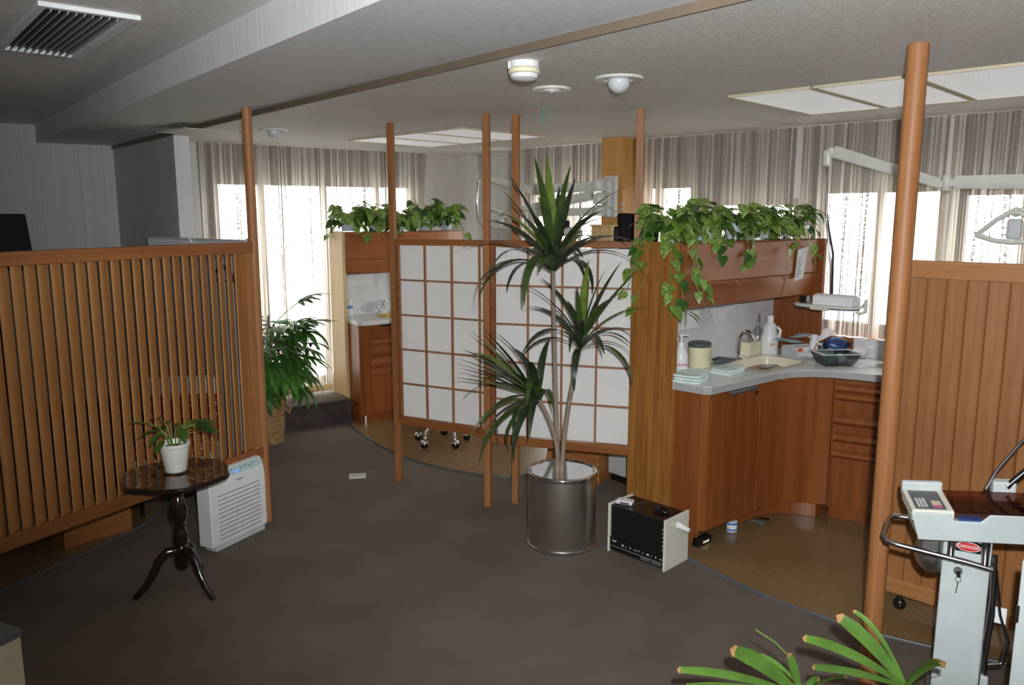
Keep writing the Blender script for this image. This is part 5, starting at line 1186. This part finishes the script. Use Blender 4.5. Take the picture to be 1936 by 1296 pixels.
# ================================================================== RIGHT FOREGROUND
# laser machine
M['well'] = plain('dark brown well', (0.10, 0.045, 0.035), 0.5)
LM = thing('laser_machine', 'white wheeled laser machine with danger sign in front of the plank screen', 'medical machine', (1.51, 2.47, 0), R(-31))
MB().box(-.07, .07, -.005, .13, .10, .735).build('column', 'white', LM, bevel=.006)
MB().box(.045, .0465, -.0062, -.004, .10, .60).build('seam', 'grey', LM)
MB().box(-.09, .09, -.03, .24, .055, .10).build('base', 'greyd', LM, bevel=.015)
for sx in (-.075, .075):
    for sy in (0.0, .20): MB().lathe([(0, -.012), (.026, -.012), (.027, 0), (.026, .012), (0, .012)], 16, m=TRS((sx, sy, .0275), ry=R(90))).build('wheel', 'blk', LM, smooth=40)
hm = TRS((-.005, -.02, .785), rz=R(16), ry=R(-3), rx=R(6))
def hb_(x0, x1, y0, y1, z0, z1, name, mat, bev=.004): return MB().box(x0, x1, y0, y1, z0, z1, hm).build(name, mat, LM, bevel=bev)
pf = [(-.160, -.075), (.185, -.075), (.190, .022), (.045, .022), (.02, -.004), (-.055, -.004), (-.07, .020), (-.185, .022)]
mb = MB(); kk = len(pf); mb.add([hm @ Vector((x, y, z)) for y in (-.06, -.052) for x, z in pf], [tuple(range(kk)), tuple(reversed(range(kk, 2 * kk)))] + [(i, (i + 1) % kk, kk + (i + 1) % kk, kk + i) for i in range(kk)]); mb.build('front_cover', 'white', LM, bevel=.003)
hb_(-.160, .185, -.051, .11, -.074, -.012, 'head_body', 'white')
hb_(-.18, -.055, -.050, .11, -.012, .026, 'display_block', 'cream')
hb_(-.167, -.075, -.040, .095, .0262, .028, 'display_panel', 'greyd', .001)
for i in range(4):
    for j_ in range(3): hb_(-.158 + j_ * .011, -.150 + j_ * .011, -.028 + i * .017, -.015 + i * .017, .028, .0292, 'key', 'grey', 0)
hb_(-.112, -.085, -.012, .018, .028, .0292, 'key', 'beige_box', 0); hb_(-.112, -.085, -.030, -.014, .028, .0292, 'key', 'pink', 0)
hb_(-.18, -.052, .112, .135, .0, .052, 'rear_ridge', 'white', .008)
hb_(-.052, .188, -.048, .112, .022, .026, 'smoked_lid', 'smoke', .001)
hb_(-.05, .18, -.03, .10, -.011, -.004, 'tool_well', 'well', .001)
hb_(-.04, .03, -.05, -.02, -.010, -.002, 'foot_switch', 'blue', .002)
hb_(.10, .17, .113, .15, -.01, .06, 'hose_port', 'white', .006)
hb_(.186, .196, -.05, .11, -.01, .03, 'hinge', 'tube', .002)
def hp_(x, y, z): return hm @ Vector((x, y, z))
MB().tube([hp_(.08, .12, .03), hp_(.12, .15, .09), hp_(.20, .2, .17), hp_(.36, .26, .30)], .006, 8).build('hose', 'tube', LM, smooth=60)
MB().tube([hp_(.14, .12, .04), hp_(.20, .13, .10), hp_(.32, .14, .20)], [.011, .011, .010], 8).build('hand_piece', 'blk', LM, smooth=60)
MB().tube([hp_(.06, .02, .0), hp_(.12, .05, .012), hp_(.18, .03, .010)], .004, 6).build('inner_hose', 'tube', LM, smooth=60)
gz0 = .642
def hnd(x, y, z=gz0): return Vector((x, y, z))
path = [hnd(.075, -.06, gz0 - .02), hnd(.0, -.064, gz0 - .01)] + [hnd(-.20, -.07, gz0 + .006), hnd(-.238, -.066, gz0 + .010), hnd(-.25, -.045, gz0 + .018), hnd(-.25, .09, gz0 + .03), hnd(-.24, .12, gz0 + .034), hnd(-.21, .13, gz0 + .036), hnd(-.10, .13, gz0 + .04)]
MB().tube(path, .0095, 10).build('handle_bar', 'tube', LM, smooth=60)
for x_ in (-.045, .052): MB().tube([hnd(x_, -.061, gz0 - .012), hnd(x_, -.05, gz0 + .03), hnd(x_, -.006, gz0 + .045)], [.010, .011, .014], 10).build('handle_bracket', 'tube', LM, smooth=60)
MB().sphere((-.10, .06, .60), .075, 20, 12, sx=.8, sy=.8, sz=1.0).build('bottle', 'steel', LM, smooth=180)
MB().box(-.15, -.065, .0, .12, .60, .70).build('bottle_neck', 'steel', LM, bevel=.02)
sg = MB().box(-.034, .040, -.0068, -.0052, .644, .682).build('sign_plate', 'blk', LM)
MB().add([(.003 + .0355 * math.cos(a), -.0072, .663 + .0165 * math.sin(a)) for a in [2 * math.pi * i / 28 for i in range(28)]], [tuple(range(28))]).build('sign_ring', 'sheet', sg)
MB().add([(.003 + .0335 * math.cos(a), -.0076, .663 + .0148 * math.sin(a)) for a in [2 * math.pi * i / 28 for i in range(28)]], [tuple(range(28))]).build('sign_oval', 'red', sg)
text('DANGER', .0155, 'sheet', 'lettering', sg, TRS((.003, -.0079, .663), rx=R(90)))
MB().tube([(-.020, -.006, .575), (-.020, -.014, .575)], .013, 16).build('key_switch', 'greyd', LM, smooth=40)
ky = MB().bar((-.020, -.018, .578), (-.016, -.018, .556), .003, .012).build('key', 'chrome', LM)
MB().tube([(-.017 + .009 * math.cos(a), -.018, .548 + .009 * math.sin(a)) for a in [2 * math.pi * i / 16 for i in range(17)]], .0012, 5).build('key_ring', 'chrome', ky)
MB().bar((-.017, -.018, .540), (-.021, -.018, .498), .0015, .003).build('spare_key', 'chrome', ky)
MB().box(-.032, -.026, -.0056, -.0048, .596, .598).box(-.012, -.006, -.0056, -.0048, .594, .596).build('switch_print', 'print', LM)
for pts in ([(.075, -.03, .66), (.082, -.02, .5), (.075, -.02, .35), (.08, -.01, .16), (.10, .0, .13)], [(.08, -.03, .66), (.09, -.02, .45), (.082, -.02, .30), (.09, -.02, .10)], [(.085, 0, .60), (.11, 0, .45), (.14, .0, .36), (.13, 0, .28), (.09, -.01, .27)]):
    cur = []
    for i in range(len(pts) - 1): cur += [Vector(pts[i]).lerp(Vector(pts[i + 1]), t / 4) for t in range(4)]
    MB().tube(cur + [Vector(pts[-1])], .0062, 8).build('cable', 'tube', LM, smooth=60)
MB().box(.072, .096, -.035, -.012, .17, .235).build('plug', 'grey', LM, bevel=.006)
for x_ in (.078, .088): MB().box(x_, x_ + .003, -.026, -.020, .15, .17).build('plug_pin', 'chrome', LM)
MB().box(.085, .128, -.004, -.001, .42, .475, TRS((0, 0, 0), ry=R(0))).build('cable_tag', 'sheet', LM)
MB().lathe([(.02, 0), (.022, .012), (0, .014)], 14, m=TRS((.072, .05, .60), ry=R(90))).build('knob', 'blk', LM, smooth=40)
# white cabinet edge at the right border
a_ = at_y(1905, 1296, 2.05)
wcab = thing('storage_cabinet', 'white metal cabinet door edge at the bottom right corner', 'cabinet', (a_.x + .005, 2.05, 0), R(-38))
wh = at_y(1930, 1120, 2.05).z
MB().box(.02, .5, .0, .40, .02, wh + .12).build('body', 'greyd', wcab, bevel=.003)
MB().box(.0, .5, -.022, -.001, .03, wh + .10).build('door', 'white', wcab, bevel=.003)
MB().box(-.003, .006, -.026, -.020, wh - .08, wh - .03).build('hinge', 'tube', wcab)
# beige box at the left border
p = at_y(38, 1190, 2.15)
bxo = thing('low_cabinet', 'beige low cabinet with grey top at the bottom left corner', 'cabinet', (p.x, 2.15, 0), R(-25))
MB().box(-.5, 0, -.45, 0, 0, p.z - .022).build('body', 'beige_box', bxo, bevel=.004); MB().box(-.52, .004, -.47, .004, p.z - .022, p.z).build('top', 'greyd', bxo, bevel=.003)
# foreground strap-leaved plant
fgp = thing('strap_leaf_plant', 'green strap-leaved plant with browned tips in the foreground', 'plant', (1.0, 2.08, 0))
MB().box(-.28, .30, -.10, .10, 0, .30).build('trough', 'potw', fgp, bevel=.015); MB().box(-.27, .29, -.09, .09, .30, .305).build('soil', 'soil', fgp)
def ribbon(p0, p1, p2, wd, name, mat, parent, tipmat='beige_box', n=10, upv=(0, 0, 1), blunt=.75):
    pts = bez(p0, p1, p2, n); vs = []
    for i, p in enumerate(pts):
        d_ = (pts[min(i + 1, n)] - pts[max(i - 1, 0)]).normalized(); sx = d_.cross(Vector((0.3, -1, .35))).normalized(); t = i / n
        w = wd * (.45 + .55 * min(1, t * 2.2)) * (1 if t < .8 else 1 - (t - .8) / .2 * (1 - blunt)); nn_ = sx.cross(d_)
        vs += [p - sx * w / 2 + nn_ * w * .12, p, p + sx * w / 2 + nn_ * w * .12]
    fs = []
    for i in range(n): fs += [(3 * i, 3 * i + 1, 3 * i + 4, 3 * i + 3), (3 * i + 1, 3 * i + 2, 3 * i + 5, 3 * i + 4)]
    lf = MB().add(vs[:3 * n + 3], fs).build(name, mat, parent, smooth=180)
    d_ = (pts[-1] - pts[-2]).normalized(); e_ = vs[-3:]
    MB().add(e_ + [e_[0] + d_ * wd * .25, e_[1] + d_ * wd * .5, e_[2] + d_ * wd * .2], [(0, 1, 4, 3), (1, 2, 5, 4)]).build('leaf_tip', tipmat, lf)
    return lf
M['leaf_fg'] = plain('fresh green strap leaf', (0.10, 0.21, 0.032), 0.4, var=0.25)
M['leaf_tipb'] = plain('browned leaf tip', (0.42, 0.22, 0.08), 0.7)
O = Vector((1.0, 2.08, 0))
def fgl(bu, bv, tu, tv, Yt, wd, arch=.08, by=2.08):
    b_ = at_y(bu, bv, by) - O; t_ = at_y(tu, tv, Yt) - O; m_ = (b_ * .45 + t_ * .55) + Vector((0, 0, arch))
    ribbon(b_, m_, t_, wd, 'leaf', 'leaf_fg', fgp, 'leaf_tipb')
for a in ((1709, 1295, 1592, 1172, 2.15, .040, .03), (1712, 1295, 1617, 1158, 2.2, .016, .06), (1706, 1295, 1524, 1208, 2.0, .026, .035), (1704, 1298, 1540, 1262, 1.95, .020, .02), (1712, 1297, 1774, 1252, 2.0, .050, .04),
          (1507, 1312, 1390, 1232, 2.0, .042, .03), (1503, 1312, 1286, 1267, 1.95, .022, .03), (1512, 1312, 1492, 1242, 2.05, .028, .01), (1516, 1312, 1594, 1279, 1.95, .028, .03), (1520, 1310, 1424, 1238, 2.1, .012, .05), (1500, 1315, 1300, 1298, 1.9, .02, .02), (1517, 1312, 1545, 1288, 2.12, .03, .02), (1712, 1300, 1777, 1278, 1.98, .010, .01)):
    fgl(*a)
MB().tube([at_y(1500, 1250, 2.1) - O, at_y(1465, 1215, 2.1) - O, at_y(1428, 1191, 2.1) - O], .0025, 5).build('flower_stalk', 'stem', fgp)
for bu in (1709, 1510): MB().tube([(at_y(bu, 1300, 2.08) - O) * 1.0, Vector(((at_y(bu, 1300, 2.08) - O).x, 0, .30))], [.02, .025], 8).build('stem', 'stem', fgp)
